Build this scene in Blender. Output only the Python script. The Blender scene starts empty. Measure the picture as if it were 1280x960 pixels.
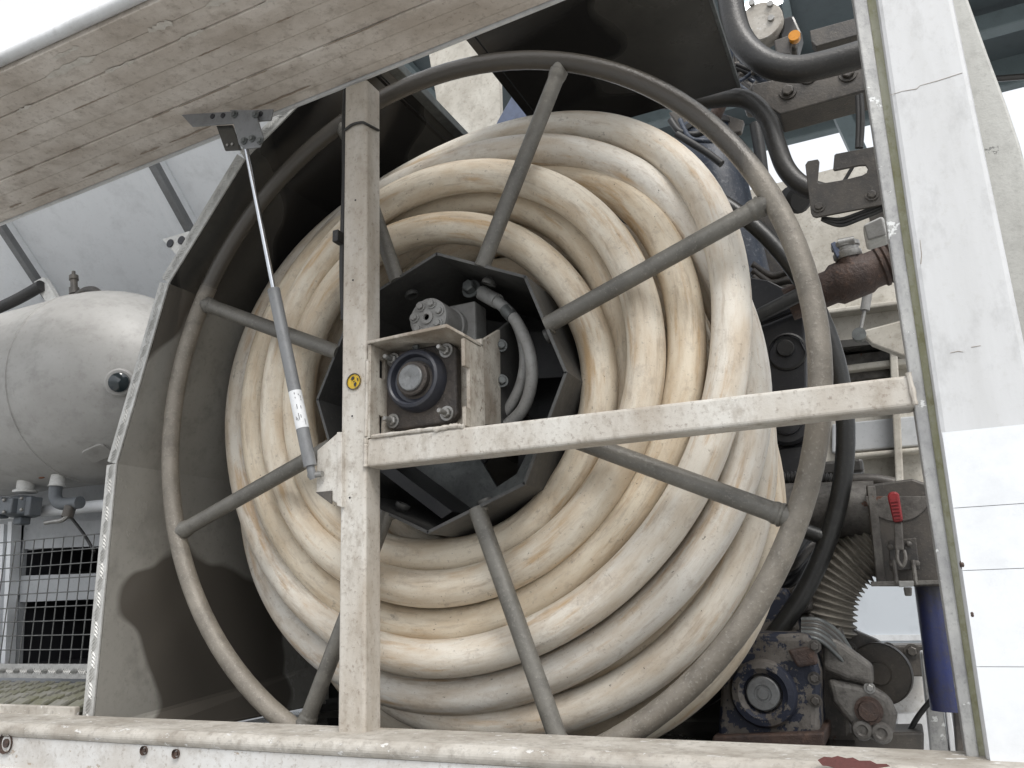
import bpy, math, random
from mathutils import Vector as V, Matrix
random.seed(7)
S = bpy.context.scene
COL = S.collection
R_ = math.radians

# ------------------------------------------------------------------ camera
F = 1005.227
O = V((0.657401, -1.127348, -0.344717))
M = Matrix(((0.904758, 0.138111, 0.402912), (0.42472, -0.221399, -0.877836), (-0.032035, 0.965354, -0.258972)))
cam = bpy.data.cameras.new('camera')
cam.sensor_fit = 'HORIZONTAL'; cam.sensor_width = 36; cam.lens = F / 1280 * 36
cam.clip_start = 0.01; cam.clip_end = 500
co = bpy.data.objects.new('camera', cam); COL.objects.link(co)
co.matrix_world = Matrix.Translation(O) @ M.to_4x4()
S.camera = co

# ------------------------------------------------------------------ light: overcast day
SUN_EL, SUN_AZ = R_(53), R_(140)
w = bpy.data.worlds.new('World'); S.world = w; w.use_nodes = True
nt = w.node_tree; nt.nodes.clear()
sky = nt.nodes.new('ShaderNodeTexSky'); sky.sky_type = 'NISHITA'; sky.sun_disc = False
sky.sun_elevation = SUN_EL; sky.sun_rotation = SUN_AZ; sky.air_density = 1.0; sky.dust_density = 6.0; sky.ozone_density = 1.0
hs = nt.nodes.new('ShaderNodeHueSaturation'); hs.inputs['Saturation'].default_value = 0.22
bg = nt.nodes.new('ShaderNodeBackground'); bg.inputs['Strength'].default_value = 0.15
wo = nt.nodes.new('ShaderNodeOutputWorld')
ov_ = nt.nodes.new('ShaderNodeMix'); ov_.data_type = 'RGBA'; ov_.inputs[0].default_value = .7; ov_.inputs[7].default_value = (6.1, 6.3, 6.6, 1)   # even cloud cover
nt.links.new(sky.outputs[0], hs.inputs['Color']); nt.links.new(hs.outputs[0], ov_.inputs[6]); nt.links.new(ov_.outputs[2], bg.inputs['Color']); nt.links.new(bg.outputs[0], wo.inputs[0])
sl = bpy.data.lights.new('sun', 'SUN'); sl.energy = 1.5; sl.angle = R_(22); sl.color = (1, .97, .93)
so = bpy.data.objects.new('sun', sl); COL.objects.link(so); so.location = (3, -4, 5)
sd = V((math.sin(SUN_AZ) * math.cos(SUN_EL), math.cos(SUN_AZ) * math.cos(SUN_EL), math.sin(SUN_EL)))
so.rotation_euler = sd.to_track_quat('Z', 'Y').to_euler()
vs = S.view_settings
vs.view_transform = 'Standard'; vs.look = 'None'; vs.gamma = 1; vs.use_curve_mapping = False; vs.exposure = 0.45

# ------------------------------------------------------------------ pixel -> world (distance from the plane each thing lies on)
def ray(x, y): return M @ V(((x - 640) / F, -(y - 480) / F, -1))
def P(x, y, Y): d = ray(x, y); return O + d * ((Y - O.y) / d.y)
def PZ(x, y, Z): d = ray(x, y); return O + d * ((Z - O.z) / d.z)
def PX(x, y, X): d = ray(x, y); return O + d * ((X - O.x) / d.x)

# ------------------------------------------------------------------ mesh helpers
class MB:
    def __init__(s): s.v = []; s.f = []; s.sm = []; s.uv = []
    def add(s, vs_, fs, smooth=False, uvs=None):
        b = len(s.v); s.v += [V(p) for p in vs_]
        for i, f in enumerate(fs):
            s.f.append([b + k for k in f]); s.sm.append(smooth); s.uv.append(uvs[i] if uvs else None)
        return s
    def box(s, c, d, rot=None):
        c = V(c); h = V(d) / 2
        p = [V((x * h.x, y * h.y, z * h.z)) for x in (-1, 1) for y in (-1, 1) for z in (-1, 1)]
        if rot is not None: p = [rot @ q for q in p]
        return s.hexa([c + q for q in p])
    def hexa(s, p):
        return s.add(p, [(0, 1, 3, 2), (4, 6, 7, 5), (0, 4, 5, 1), (2, 3, 7, 6), (0, 2, 6, 4), (1, 5, 7, 3)])
    def bar(s, a, b, wd, ht, up=(0, 0, 1)):
        a, b = V(a), V(b); d = (b - a).normalized(); u = V(up)
        sd_ = d.cross(u)
        if sd_.length < 1e-4: sd_ = d.cross(V((0, 1, 0)))
        sd_.normalize(); u = sd_.cross(d)
        p = [q + sd_ * i * wd / 2 + u * j * ht / 2 for q in (a, b) for i in (-1, 1) for j in (-1, 1)]
        return s.hexa(p)
    def prism(s, pts, ext):
        n = len(pts); ext = V(ext); a = [V(p) for p in pts]
        fs = [tuple(range(n)), tuple(range(2 * n - 1, n - 1, -1))] + [(i, i + n, (i + 1) % n + n, (i + 1) % n) for i in range(n)]
        return s.add(a + [p + ext for p in a], fs)
    def tube(s, path, r, seg=16, closed=False, caps=True, u0=0.0):
        path = [V(p) for p in path]; n = len(path)
        rr = r if isinstance(r, (list, tuple)) else [r] * n
        T = []
        for i in range(n):
            if closed: t = path[(i + 1) % n] - path[i - 1]
            else: t = path[min(i + 1, n - 1)] - path[max(i - 1, 0)]
            T.append(t.normalized())
        ref = V((0, 0, 1)) if abs(T[0].z) < .9 else V((1, 0, 0))
        nn = (ref - T[0] * ref.dot(T[0])).normalized()
        vs_ = []; L = [u0]
        for i in range(n):
            nn = (nn - T[i] * nn.dot(T[i])).normalized(); bb = T[i].cross(nn)
            for k in range(seg):
                a = 2 * math.pi * k / seg
                vs_.append(path[i] + (nn * math.cos(a) + bb * math.sin(a)) * rr[i])
            if i: L.append(L[-1] + (path[i] - path[i - 1]).length)
        if closed: L.append(L[-1] + (path[0] - path[-1]).length)
        fs = []; uv = []
        m = n if closed else n - 1
        # phase shift that closes a twisted ring best
        sh = 0
        if closed:
            nf = (nn - T[0] * nn.dot(T[0])).normalized(); best = None
            for k in range(seg):
                dd = (vs_[(n - 1) * seg] - vs_[k]).length
                if best is None or dd < best: best = dd; sh = k
        for i in range(m):
            j = (i + 1) % n; q = sh if (closed and j == 0) else 0
            for k in range(seg):
                k2 = (k + 1) % seg
                fs.append((i * seg + k, i * seg + k2, j * seg + (k2 + q) % seg, j * seg + (k + q) % seg))
                uv.append(((L[i], k / seg), (L[i], (k + 1) / seg), (L[i + 1], (k + 1) / seg), (L[i + 1], k / seg)))
        s.add(vs_, fs, True, uv)
        if caps and not closed:
            s.add(vs_[:seg], [tuple(range(seg - 1, -1, -1))]); s.add(vs_[-seg:], [tuple(range(seg))])
        return s
    def lathe(s, prof, o, ax, seg=32, smooth=True):
        o = V(o); ax = V(ax).normalized()
        ref = V((0, 0, 1)) if abs(ax.z) < .9 else V((1, 0, 0))
        n_ = (ref - ax * ref.dot(ax)).normalized(); b_ = ax.cross(n_)
        vs_ = []
        for (r, h) in prof:
            for k in range(seg):
                a = 2 * math.pi * k / seg
                vs_.append(o + ax * h + (n_ * math.cos(a) + b_ * math.sin(a)) * max(r, 1e-5))
        fs = [(i * seg + k, i * seg + (k + 1) % seg, (i + 1) * seg + (k + 1) % seg, (i + 1) * seg + k) for i in range(len(prof) - 1) for k in range(seg)]
        return s.add(vs_, fs, smooth)
    def hexbolt(s, o, ax, r, h, stud=0):
        s.lathe([(0, -.002), (r * 1.5, -.002), (r * 1.5, .0012), (r, .0012)], o, ax, 14, False)
        s.lathe([(r, 0), (r, h * .85), (r * .8, h), (0, h)], o, ax, 6, False)
        if stud: s.lathe([(r * .55, h), (r * .55, h + stud), (r * .4, h + stud + .002), (0, h + stud + .002)], o, ax, 10, True)
        return s
    def blob(s, c, rx, ry, rz, n=10):
        vs_ = []; fs = []
        for i in range(n + 1):
            t = math.pi * i / n
            for k in range(n * 2):
                a = math.pi * k / n
                vs_.append(V(c) + V((rx * math.sin(t) * math.cos(a), ry * math.sin(t) * math.sin(a), rz * math.cos(t))))
        for i in range(n):
            for k in range(2 * n):
                k2 = (k + 1) % (2 * n); fs.append((i * 2 * n + k, (i + 1) * 2 * n + k, (i + 1) * 2 * n + k2, i * 2 * n + k2))
        return s.add(vs_, fs, True)
    def build(s, name, m, parent=None, bevel=0, label=None, auto=False, seg=2):
        if parent is not None:
            off = parent['_o'] if '_o' in parent else V((0, 0, 0))
            off = V(off)
        else:
            xs = [p.x for p in s.v]; ys = [p.y for p in s.v]; zs = [p.z for p in s.v]
            off = V(((min(xs) + max(xs)) / 2, (min(ys) + max(ys)) / 2, min(zs)))
        me = bpy.data.meshes.new(name)
        me.from_pydata([tuple(p - off) for p in s.v], [], s.f)
        for i, p in enumerate(me.polygons): p.use_smooth = s.sm[i]
        if any(s.uv):
            ul = me.uv_layers.new(name='uv')
            for i, p in enumerate(me.polygons):
                if s.uv[i]:
                    for k, li in enumerate(p.loop_indices): ul.data[li].uv = s.uv[i][k]
        me.materials.append(m)
        me.update()
        if any(s.sm): me.set_sharp_from_angle(angle=R_(38))
        o = bpy.data.objects.new(name, me); COL.objects.link(o)
        if parent is not None: o.parent = parent
        else: o.location = off
        o['_o'] = tuple(off)
        if bevel:
            b = o.modifiers.new('bevel', 'BEVEL'); b.width = bevel; b.segments = seg; b.limit_method = 'ANGLE'; b.angle_limit = R_(40); b.harden_normals = False
        if label: o['label'] = label
        return o

def tag(o, label, cat, group=None, kind=None):
    o['label'] = label; o['category'] = cat
    if group: o['group'] = group
    if kind: o['kind'] = kind
    return o
def thing(name, label, cat, loc, group=None):
    o = bpy.data.objects.new(name, None); COL.objects.link(o); o.location = loc; o['_o'] = tuple(loc)
    o.empty_display_size = .05
    return tag(o, label, cat, group)
def struct(o): o['kind'] = 'structure'; return o

def spline(pts, n=8, closed=False):
    pts = [V(p) for p in pts]; N = len(pts); out = []
    for i in range(N if closed else N - 1):
        if closed: a, b, c, d = pts[i - 1], pts[i], pts[(i + 1) % N], pts[(i + 2) % N]
        else: a, b, c, d = pts[max(i - 1, 0)], pts[i], pts[i + 1], pts[min(i + 2, N - 1)]
        for k in range(n):
            t = k / n
            out.append(.5 * ((2 * b) + (c - a) * t + (2 * a - 5 * b + 4 * c - d) * t * t + (3 * b - a - 3 * c + d) * t ** 3))
    if not closed: out.append(pts[-1])
    return out
def plate(poly, Y, th): return MB().prism([P(x, y, Y) for x, y in poly], (0, th, 0))
def ptube(pts, r, n=8, seg=14): return MB().tube(spline([P(*p) for p in pts], n), r, seg)

# ------------------------------------------------------------------ materials
def mat(name, base, dirt=None, amt=.5, scale=5, stretch=(1, 1, 1), rough=.6, metal=0, bump=.15, bscale=90,
        speck=None, speck_amt=.3, chip=None, chip_t=.6, chip_s=14, chip_st=(1, 1, 1), wet=None, wet_z=0, wet_s=2.2, wet_t=.55, lines=None, lines_col=None, rv=.15, contrast=.14):
    m = bpy.data.materials.new(name); m.use_nodes = True
    N = m.node_tree.nodes; L = m.node_tree.links
    bs = N['Principled BSDF']
    geo = N.new('ShaderNodeNewGeometry')
    def noise(sc, st=(1, 1, 1), det=6, ro=.6, off=0):
        mp = N.new('ShaderNodeMapping'); mp.inputs['Scale'].default_value = st; mp.inputs['Location'].default_value = (off, off * .7, off * 1.3)
        L.new(geo.outputs['Position'], mp.inputs['Vector'])
        n = N.new('ShaderNodeTexNoise'); n.inputs['Scale'].default_value = sc; n.inputs['Detail'].default_value = det; n.inputs['Roughness'].default_value = ro
        L.new(mp.outputs[0], n.inputs['Vector']); return n.outputs['Fac']
    def ramp(fac, a, b):
        mr = N.new('ShaderNodeMapRange'); mr.inputs['From Min'].default_value = a; mr.inputs['From Max'].default_value = b
        L.new(fac, mr.inputs['Value']); return mr.outputs[0]
    def mul(a, k):
        q = N.new('ShaderNodeMath'); q.operation = 'MULTIPLY'; L.new(a, q.inputs[0])
        if isinstance(k, (int, float)): q.inputs[1].default_value = k
        else: L.new(k, q.inputs[1])
        return q.outputs[0]
    def mix(fac, a, b):
        q = N.new('ShaderNodeMix'); q.data_type = 'RGBA'
        L.new(fac, q.inputs[0])
        for sock, val in ((q.inputs[6], a), (q.inputs[7], b)):
            if isinstance(val, tuple): sock.default_value = (*val, 1)
            else: L.new(val, sock)
        return q.outputs[2]
    hsh = (sum(ord(c) for c in name) % 97) * 1.37
    c = base
    if dirt is None: dirt = tuple(x * .55 for x in base)
    n1 = noise(scale, stretch, 8, .65, hsh)
    c = mix(mul(ramp(n1, .5 - contrast, .5 + contrast), amt), c, dirt)
    nm = noise(scale * 4.5, tuple(.5 + .5 * q for q in stretch), 8, .7, hsh + 21)
    c = mix(mul(ramp(nm, .5, .68), min(.8, amt * .8)), c, tuple(x * .8 for x in dirt))
    n2 = noise(bscale, (1, 1, 1), 4, .7, hsh + 3)
    sp = speck or tuple(x * .4 for x in base)
    c = mix(mul(ramp(n2, .56, .7), speck_amt), c, sp)
    if lines:
        n4 = noise(lines, (.25, 14, 14), 3, .6, hsh + 9)
        c = mix(mul(ramp(n4, .61, .67), .6), c, lines_col or dirt)
    rg = N.new('ShaderNodeMapRange'); rg.inputs['To Min'].default_value = max(.03, rough - rv); rg.inputs['To Max'].default_value = min(1, rough + rv)
    L.new(n1, rg.inputs['Value']); rgh = rg.outputs[0]
    if chip:
        n3 = noise(chip_s, chip_st, 9, .68, hsh + 5)
        f = ramp(n3, chip_t, chip_t + .015)
        c = mix(f, c, chip)
    if wet:
        n5 = noise(wet_s, (1, 1, 1), 2.5, .45, hsh + 7)
        if wet_z:     # rain reaches the upper stretches first
            sx_ = N.new('ShaderNodeSeparateXYZ'); L.new(geo.outputs['Position'], sx_.inputs[0])
            ma = N.new('ShaderNodeMath'); ma.operation = 'MULTIPLY_ADD'; L.new(sx_.outputs[2], ma.inputs[0]); ma.inputs[1].default_value = wet_z; L.new(n5, ma.inputs[2]); n5 = ma.outputs[0]
        f = ramp(n5, wet_t, wet_t + .022)
        c = mix(f, c, wet)
        q = N.new('ShaderNodeMix'); q.data_type = 'FLOAT'; L.new(f, q.inputs[0]); L.new(rgh, q.inputs[2]); q.inputs[3].default_value = max(.12, rough - .3); rgh = q.outputs[0]
    if isinstance(c, tuple): bs.inputs['Base Color'].default_value = (*c, 1)
    else: L.new(c, bs.inputs['Base Color'])
    L.new(rgh, bs.inputs['Roughness'])
    bs.inputs['Metallic'].default_value = metal
    if bump:
        bp = N.new('ShaderNodeBump'); bp.inputs['Strength'].default_value = bump; bp.inputs['Distance'].default_value = .004
        L.new(n2, bp.inputs['Height']); L.new(bp.outputs[0], bs.inputs['Normal'])
        if chip:
            b2 = N.new('ShaderNodeBump'); b2.inputs['Strength'].default_value = .5; b2.inputs['Distance'].default_value = .0012; b2.invert = True
            L.new(f if not wet else n3, b2.inputs['Height']); L.new(bp.outputs[0], b2.inputs['Normal']); L.new(b2.outputs[0], bs.inputs['Normal'])
    return m

MT = {}
MT['cream'] = mat('cream_paint', (.60, .58, .535), (.36, .31, .25), .85, 9, (1, 1, .35), .5, speck=(.16, .12, .09), speck_amt=.55, bscale=160, chip=(.30, .24, .19), chip_t=.69, chip_s=22)
MT['flap'] = mat('flap_board', (.66, .61, .555), (.43, .375, .32), .85, 8, (.7, 1.1, 1.1), .6, speck=(.2, .155, .12), speck_amt=.5, bscale=110, chip=(.62, .59, .54), chip_t=.73, chip_s=30, chip_st=(.4, 1.5, 1.5))
MT['white'] = mat('white_paint', (.66, .67, .68), (.48, .48, .475), .7, 6, (1, 1, .15), .4, bump=.04, speck=(.42, .41, .38), speck_amt=.22, bscale=120)
MT['vinyl'] = mat('white_vinyl', (.76, .78, .80), (.71, .735, .76), .5, 3, (1, 1, 1), .3, bump=.02, speck_amt=.04)
MT['alu'] = mat('weathered_aluminium', (.50, .50, .48), (.25, .25, .255), .85, 14, (1, 1, .5), .5, .35, bscale=220, speck_amt=.5, chip=(.68, .69, .68), chip_t=.62, chip_s=40)
MT['algae'] = mat('algae_groove', (.46, .455, .36), (.27, .26, .12), .85, 18, (1, 1, .3), .8, bscale=200, speck_amt=.4, speck=(.5, .5, .42))
MT['sill'] = mat('sill_paint', (.62, .62, .61), (.42, .385, .34), .6, 9, (.8, 1, 1), .55, speck=(.2, .16, .12), speck_amt=.55, bscale=130, chip=(.38, .32, .26), chip_t=.66, chip_s=30, chip_st=(.5, 1, 1))
MT['sill_top'] = mat('sill_lip', (.52, .495, .45), (.28, .25, .21), .85, 14, (.7, 1, 1), .7, bscale=130, speck_amt=.6, chip=(.62, .61, .59), chip_t=.615, chip_s=80, chip_st=(.5, 1, 1))
MT['peel_light'] = mat('lifted_paint_pale', (.66, .63, .58), (.5, .46, .4), .7, 30, bscale=150)
MT['peel_dark'] = mat('joint_grime', (.33, .27, .215), (.22, .175, .135), .7, 30, bscale=150)
MT['cream_dirty'] = mat('cream_paint_grimy', (.54, .51, .45), (.22, .175, .13), .9, 11, (1, 1, .5), .55, speck=(.10, .08, .06), speck_amt=.6, bscale=170, chip=(.22, .17, .13), chip_t=.66, chip_s=26)
MT['red_primer'] = mat('red_primer', (.16, .05, .045), (.09, .035, .03), .7, 20, bscale=150)
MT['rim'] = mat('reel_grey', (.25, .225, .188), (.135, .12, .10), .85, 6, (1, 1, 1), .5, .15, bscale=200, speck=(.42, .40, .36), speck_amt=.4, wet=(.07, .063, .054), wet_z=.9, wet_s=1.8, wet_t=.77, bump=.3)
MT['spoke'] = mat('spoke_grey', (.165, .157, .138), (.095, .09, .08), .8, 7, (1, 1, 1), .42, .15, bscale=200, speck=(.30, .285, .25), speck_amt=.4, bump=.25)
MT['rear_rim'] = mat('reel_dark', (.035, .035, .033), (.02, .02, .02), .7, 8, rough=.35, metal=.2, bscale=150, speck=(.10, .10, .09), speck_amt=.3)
MT['drum'] = mat('drum_steel', (.10, .098, .092), (.055, .055, .055), .8, 5, rough=.5, metal=.35, bscale=120, speck=(.2, .19, .17), speck_amt=.25)
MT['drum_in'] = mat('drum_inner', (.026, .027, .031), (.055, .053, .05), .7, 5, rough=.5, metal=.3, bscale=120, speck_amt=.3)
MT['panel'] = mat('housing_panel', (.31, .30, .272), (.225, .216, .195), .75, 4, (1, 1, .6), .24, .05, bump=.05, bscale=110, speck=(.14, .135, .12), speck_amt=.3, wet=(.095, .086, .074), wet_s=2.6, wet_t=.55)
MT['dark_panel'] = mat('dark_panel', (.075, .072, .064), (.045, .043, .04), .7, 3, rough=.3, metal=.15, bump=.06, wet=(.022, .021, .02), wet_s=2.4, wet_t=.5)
MT['mach'] = mat('machine_black', (.020, .021, .025), (.034, .034, .037), .6, 9, rough=.35, bscale=120, bump=.1, speck=(.07, .07, .07), speck_amt=.3)
MT['back_grey'] = mat('back_wall_grey', (.46, .475, .49), (.36, .37, .38), .6, 3, rough=.5, bump=.03)
MT['black'] = mat('black_rubber', (.018, .018, .019), (.04, .038, .034), .6, 10, rough=.5, bscale=160, speck=(.09, .085, .075), speck_amt=.3)
MT['pipe_dark'] = mat('dark_pipe', (.034, .033, .032), (.06, .056, .05), .7, 7, rough=.36, metal=.1, bscale=170, speck=(.12, .11, .1), speck_amt=.3, bump=.25)
MT['grease'] = mat('greasy_cast', (.036, .032, .030), (.10, .083, .07), .85, 20, rough=.6, metal=.2, bump=.7, bscale=120, speck=(.14, .12, .1), speck_amt=.45)
MT['blue_black'] = mat('seal_blue_black', (.022, .026, .04), (.05, .05, .055), .6, 20, rough=.35, bump=.2)
MT['steel'] = mat('worn_steel', (.22, .225, .225), (.12, .12, .118), .7, 25, rough=.45, metal=.5, bscale=200, speck_amt=.4)
MT['zinc'] = mat('zinc', (.36, .355, .34), (.19, .18, .165), .6, 30, rough=.4, metal=.6, bscale=200)
MT['motor'] = mat('motor_grey', (.30, .30, .29), (.19, .18, .17), .7, 12, rough=.55, bscale=180, speck_amt=.4)
MT['strut'] = mat('strut_grey', (.20, .205, .21), (.13, .13, .13), .6, 10, (1, 1, .3), .38, .1, bscale=150, speck_amt=.3)
MT['chrome'] = mat('chrome_rod', (.55, .57, .6), (.35, .36, .38), .4, 10, rough=.16, metal=1, bump=.02)
MT['galv'] = mat('galvanised', (.17, .18, .175), (.09, .095, .095), .8, 16, rough=.45, metal=.5, bscale=150, speck_amt=.4)
MT['label'] = mat('white_label', (.72, .73, .74), (.60, .61, .62), .5, 40, rough=.45, bump=.02, speck_amt=.1)
MT['ink'] = mat('print_ink', (.03, .03, .035), rough=.6, bump=0)
MT['yellow'] = mat('yellow_sticker', (.66, .44, .02), (.42, .27, .03), .6, 60, rough=.45, bump=.03, speck_amt=.3)
MT['tank'] = mat('tank_cream', (.43, .425, .41), (.30, .29, .275), .75, 4, (.6, 1, 1), .5, bump=.05, bscale=90, speck=(.22, .2, .17), speck_amt=.3)
MT['inner_wall'] = mat('inner_wall_white', (.80, .82, .84), (.72, .735, .75), .6, 2.5, rough=.45, bump=.03, speck_amt=.12)
MT['rust_spot'] = mat('rust_spot', (.22, .085, .035), (.12, .05, .03), .6, 60, bscale=200)
MT['tread'] = mat('tread_aluminium', (.52, .52, .50), (.32, .315, .30), .7, 16, rough=.42, metal=.15, bscale=220, speck_amt=.5)
MT['wire'] = mat('mesh_wire', (.20, .205, .20), (.10, .10, .095), .7, 30, rough=.45, metal=.4, bscale=200)
MT['grating'] = mat('grating_metal', (.20, .195, .175), (.11, .11, .06), .8, 9, rough=.6, metal=.1, bscale=150, speck=(.14, .14, .05), speck_amt=.5)
MT['plastic'] = mat('grey_plastic', (.10, .115, .13), (.16, .165, .17), .6, 20, rough=.5, bscale=180)
MT['white_plastic'] = mat('white_plastic', (.6, .6, .58), (.42, .41, .38), .6, 20, rough=.5, bscale=160)
MT['rust'] = mat('rusty_pipe', (.042, .03, .027), (.10, .062, .046), .8, 14, rough=.6, metal=.1, bump=.7, bscale=90, speck=(.17, .10, .07), speck_amt=.5)
MT['beige_wall'] = mat('beige_panel', (.56, .535, .475), (.33, .30, .25), .75, 7, rough=.6, bump=.1, bscale=130, speck=(.22, .17, .12), speck_amt=.55)
MT['navy'] = mat('navy_paint', (.020, .030, .052), (.045, .052, .065), .5, 9, rough=.4, bscale=110, speck=(.30, .31, .33), speck_amt=.45, bump=.3)
MT['peel'] = mat('peeling_navy', (.145, .132, .118), (.075, .063, .053), .8, 15, rough=.6, bscale=160, bump=.3, speck_amt=.5, chip=(.014, .018, .034), chip_t=.50, chip_s=26)
MT['cast'] = mat('cast_grey', (.165, .155, .14), (.05, .044, .04), .95, 16, rough=.5, metal=.1, bump=.3, bscale=170, speck_amt=.5, chip=(.12, .055, .035), chip_t=.64, chip_s=15)
MT['castdark'] = mat('cast_dark', (.045, .042, .040), (.11, .096, .08), .85, 14, rough=.45, metal=.1, bump=.22, bscale=190, speck=(.16, .14, .12), speck_amt=.5, chip=(.085, .05, .035), chip_t=.67, chip_s=22)
MT['corr'] = mat('corrugated_hose', (.30, .275, .235), (.16, .145, .12), .7, 12, rough=.6, bscale=140, speck_amt=.4)
MT['red'] = mat('red_grip', (.30, .022, .026), (.15, .02, .022), .6, 40, rough=.4, bscale=150, speck_amt=.3)
MT['blue'] = mat('blue_paint', (.018, .030, .13), (.05, .047, .046), 1.0, 9, (1, 1, .5), .35, bscale=140, speck=(.07, .06, .05), speck_amt=.5, chip=(.055, .05, .045), chip_t=.60, chip_s=8, chip_st=(1, 1, .6))
MT['blue_pale'] = mat('blue_grey_paint', (.11, .14, .22), (.07, .08, .11), .7, 9, rough=.5, bscale=120, speck_amt=.4)
MT['far_wall'] = mat('far_wall', (.50, .53, .56), (.44, .47, .50), .4, .6, rough=.7, bump=0, speck_amt=.05)
MT['canopy'] = mat('canopy_sheet', (.10, .125, .135), (.07, .085, .09), .6, 1.5, rough=.6, bump=0)
MT['beam'] = mat('canopy_beam', (.17, .21, .22), (.12, .15, .155), .5, 3, rough=.5, bump=0)
MT['ground'] = mat('yard_concrete', (.36, .36, .35), (.29, .29, .28), .6, 1.5, rough=.7, bump=.1, wet=(.20, .20, .20), wet_s=.7)
MT['orange'] = mat('amber_lens', (.75, .3, .02), rough=.25, bump=0)
lm = bpy.data.materials.new('lit_tube'); lm.use_nodes = True
lb = lm.node_tree.nodes['Principled BSDF']; lb.inputs['Base Color'].default_value = (.9, .9, .9, 1)
lb.inputs['Emission Color'].default_value = (.95, 1, 1, 1); lb.inputs['Emission Strength'].default_value = 4
MT['lit'] = lm
gm = bpy.data.materials.new('sight_glass'); gm.use_nodes = True
gb = gm.node_tree.nodes['Principled BSDF']; gb.inputs['Base Color'].default_value = (.02, .03, .035, 1); gb.inputs['Roughness'].default_value = .06
gb.inputs['Coat Weight'].default_value = .6
MT['glass'] = gm

def hose_mat(i, warm, grey):
    m = bpy.data.materials.new('cream_hose'); m.use_nodes = True
    N = m.node_tree.nodes; L = m.node_tree.links; bs = N['Principled BSDF']
    uv = N.new('ShaderNodeUVMap'); uv.uv_map = 'uv'
    def noise(sx, sy, sc, det=6, ro=.6, off=0):
        mp = N.new('ShaderNodeMapping'); mp.inputs['Scale'].default_value = (sx, sy, 1); mp.inputs['Location'].default_value = (off, off * .37, i * 3.1)
        L.new(uv.outputs[0], mp.inputs[0]); n = N.new('ShaderNodeTexNoise'); n.inputs['Scale'].default_value = sc; n.inputs['Detail'].default_value = det; n.inputs['Roughness'].default_value = ro
        L.new(mp.outputs[0], n.inputs[0]); return n.outputs['Fac']
    def rp(f, a, b, k=1):
        r = N.new('ShaderNodeMapRange'); r.inputs['From Min'].default_value = a; r.inputs['From Max'].default_value = b; r.inputs['To Max'].default_value = k
        L.new(f, r.inputs[0]); return r.outputs[0]
    def mix(f, a, b):
        q = N.new('ShaderNodeMix'); q.data_type = 'RGBA'; L.new(f, q.inputs[0])
        for sk, val in ((q.inputs[6], a), (q.inputs[7], b)):
            if isinstance(val, tuple): sk.default_value = (*val, 1)
            else: L.new(val, sk)
        return q.outputs[2]
    g = (.73, .69, .615); b = (.69, .605, .47)
    base = tuple(g[k] * (1 - warm) + b[k] * warm for k in range(3))
    base = tuple(c * (1 - grey) + (.52, .51, .49)[k] * grey for k, c in enumerate(base))
    c = mix(rp(noise(3, 2.2, 3, 6, .6, 1), .42, .66, .8), base, tuple(x * y for x, y in zip(base, (.78, .69, .59))))
    c = mix(rp(noise(2.2, 3.2, 2.4, 8, .66, 4), .55, .67, .72), c, (.47, .30, .14))
    c = mix(rp(noise(2.4, 3.4, 4, 9, .72, 8), .54, .68, .55), c, (.33, .255, .185))
    c = mix(rp(noise(12, 3, 3, 8, .72, 41), .54, .66, .4), c, (.36, .29, .225))
    c = mix(rp(noise(5, 1.5, 5, 8, .75, 12), .62, .66, .5), c, (.22, .18, .145))
    # fine lengthwise scuffs and cracks
    c = mix(rp(noise(9, 60, 3, 4, .6, 15), .655, .69, .22), c, (.26, .21, .165))
    # transverse crazing
    c = mix(rp(noise(60, 7, 3, 6, .7, 19), .62, .66, .5), c, (.27, .215, .165))
    fine = noise(60, 14, 8, 4, .7, 21)
    c = mix(rp(fine, .60, .68, .35), c, (.25, .2, .16))
    c = mix(rp(noise(30, 8, 4, 3, .5, 25), .735, .75, .8), c, (.06, .05, .045))
    L.new(c, bs.inputs['Base Color'])
    L.new(rp(noise(3, 2, 3, 4, .6, 30), .3, .7, 1), bs.inputs['Roughness'])
    rr = N.new('ShaderNodeMapRange'); rr.inputs['To Min'].default_value = .42; rr.inputs['To Max'].default_value = .66
    L.new(noise(3, 2, 3, 4, .6, 30), rr.inputs[0]); L.new(rr.outputs[0], bs.inputs['Roughness'])
    bp = N.new('ShaderNodeBump'); bp.inputs['Strength'].default_value = .28; bp.inputs['Distance'].default_value = .004
    L.new(noise(40, 12, 3, 6, .7, 33), bp.inputs['Height'])
    b2 = N.new('ShaderNodeBump'); b2.inputs['Strength'].default_value = .35; b2.inputs['Distance'].default_value = .006
    L.new(noise(6, 2, 2, 3, .5, 37), b2.inputs['Height']); L.new(bp.outputs[0], b2.inputs['Normal']); L.new(b2.outputs[0], bs.inputs['Normal'])
    return m

# ================================================================== SETTING
g = struct(MB().prism([(-60, -60, -1.35), (60, -60, -1.35), (60, 60, -1.35), (-60, 60, -1.35)], (0, 0, -.05)).build('ground', MT['ground']))
g['label'] = 'grey concrete yard ground'

# far building wall seen through the gap by the corner pillar
fw = thing('warehouse', 'pale grey warehouse wall seen past the blue tube', 'building', (0, 9, -1.35))
MB().box((0, 9.15, .3), (30, .3, 3.3)).build('wall', MT['far_wall'], fw)
MB().box((0, 8.985, -.88), (30, .03, .06)).build('base_rail', MT['white'], fw)

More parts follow.
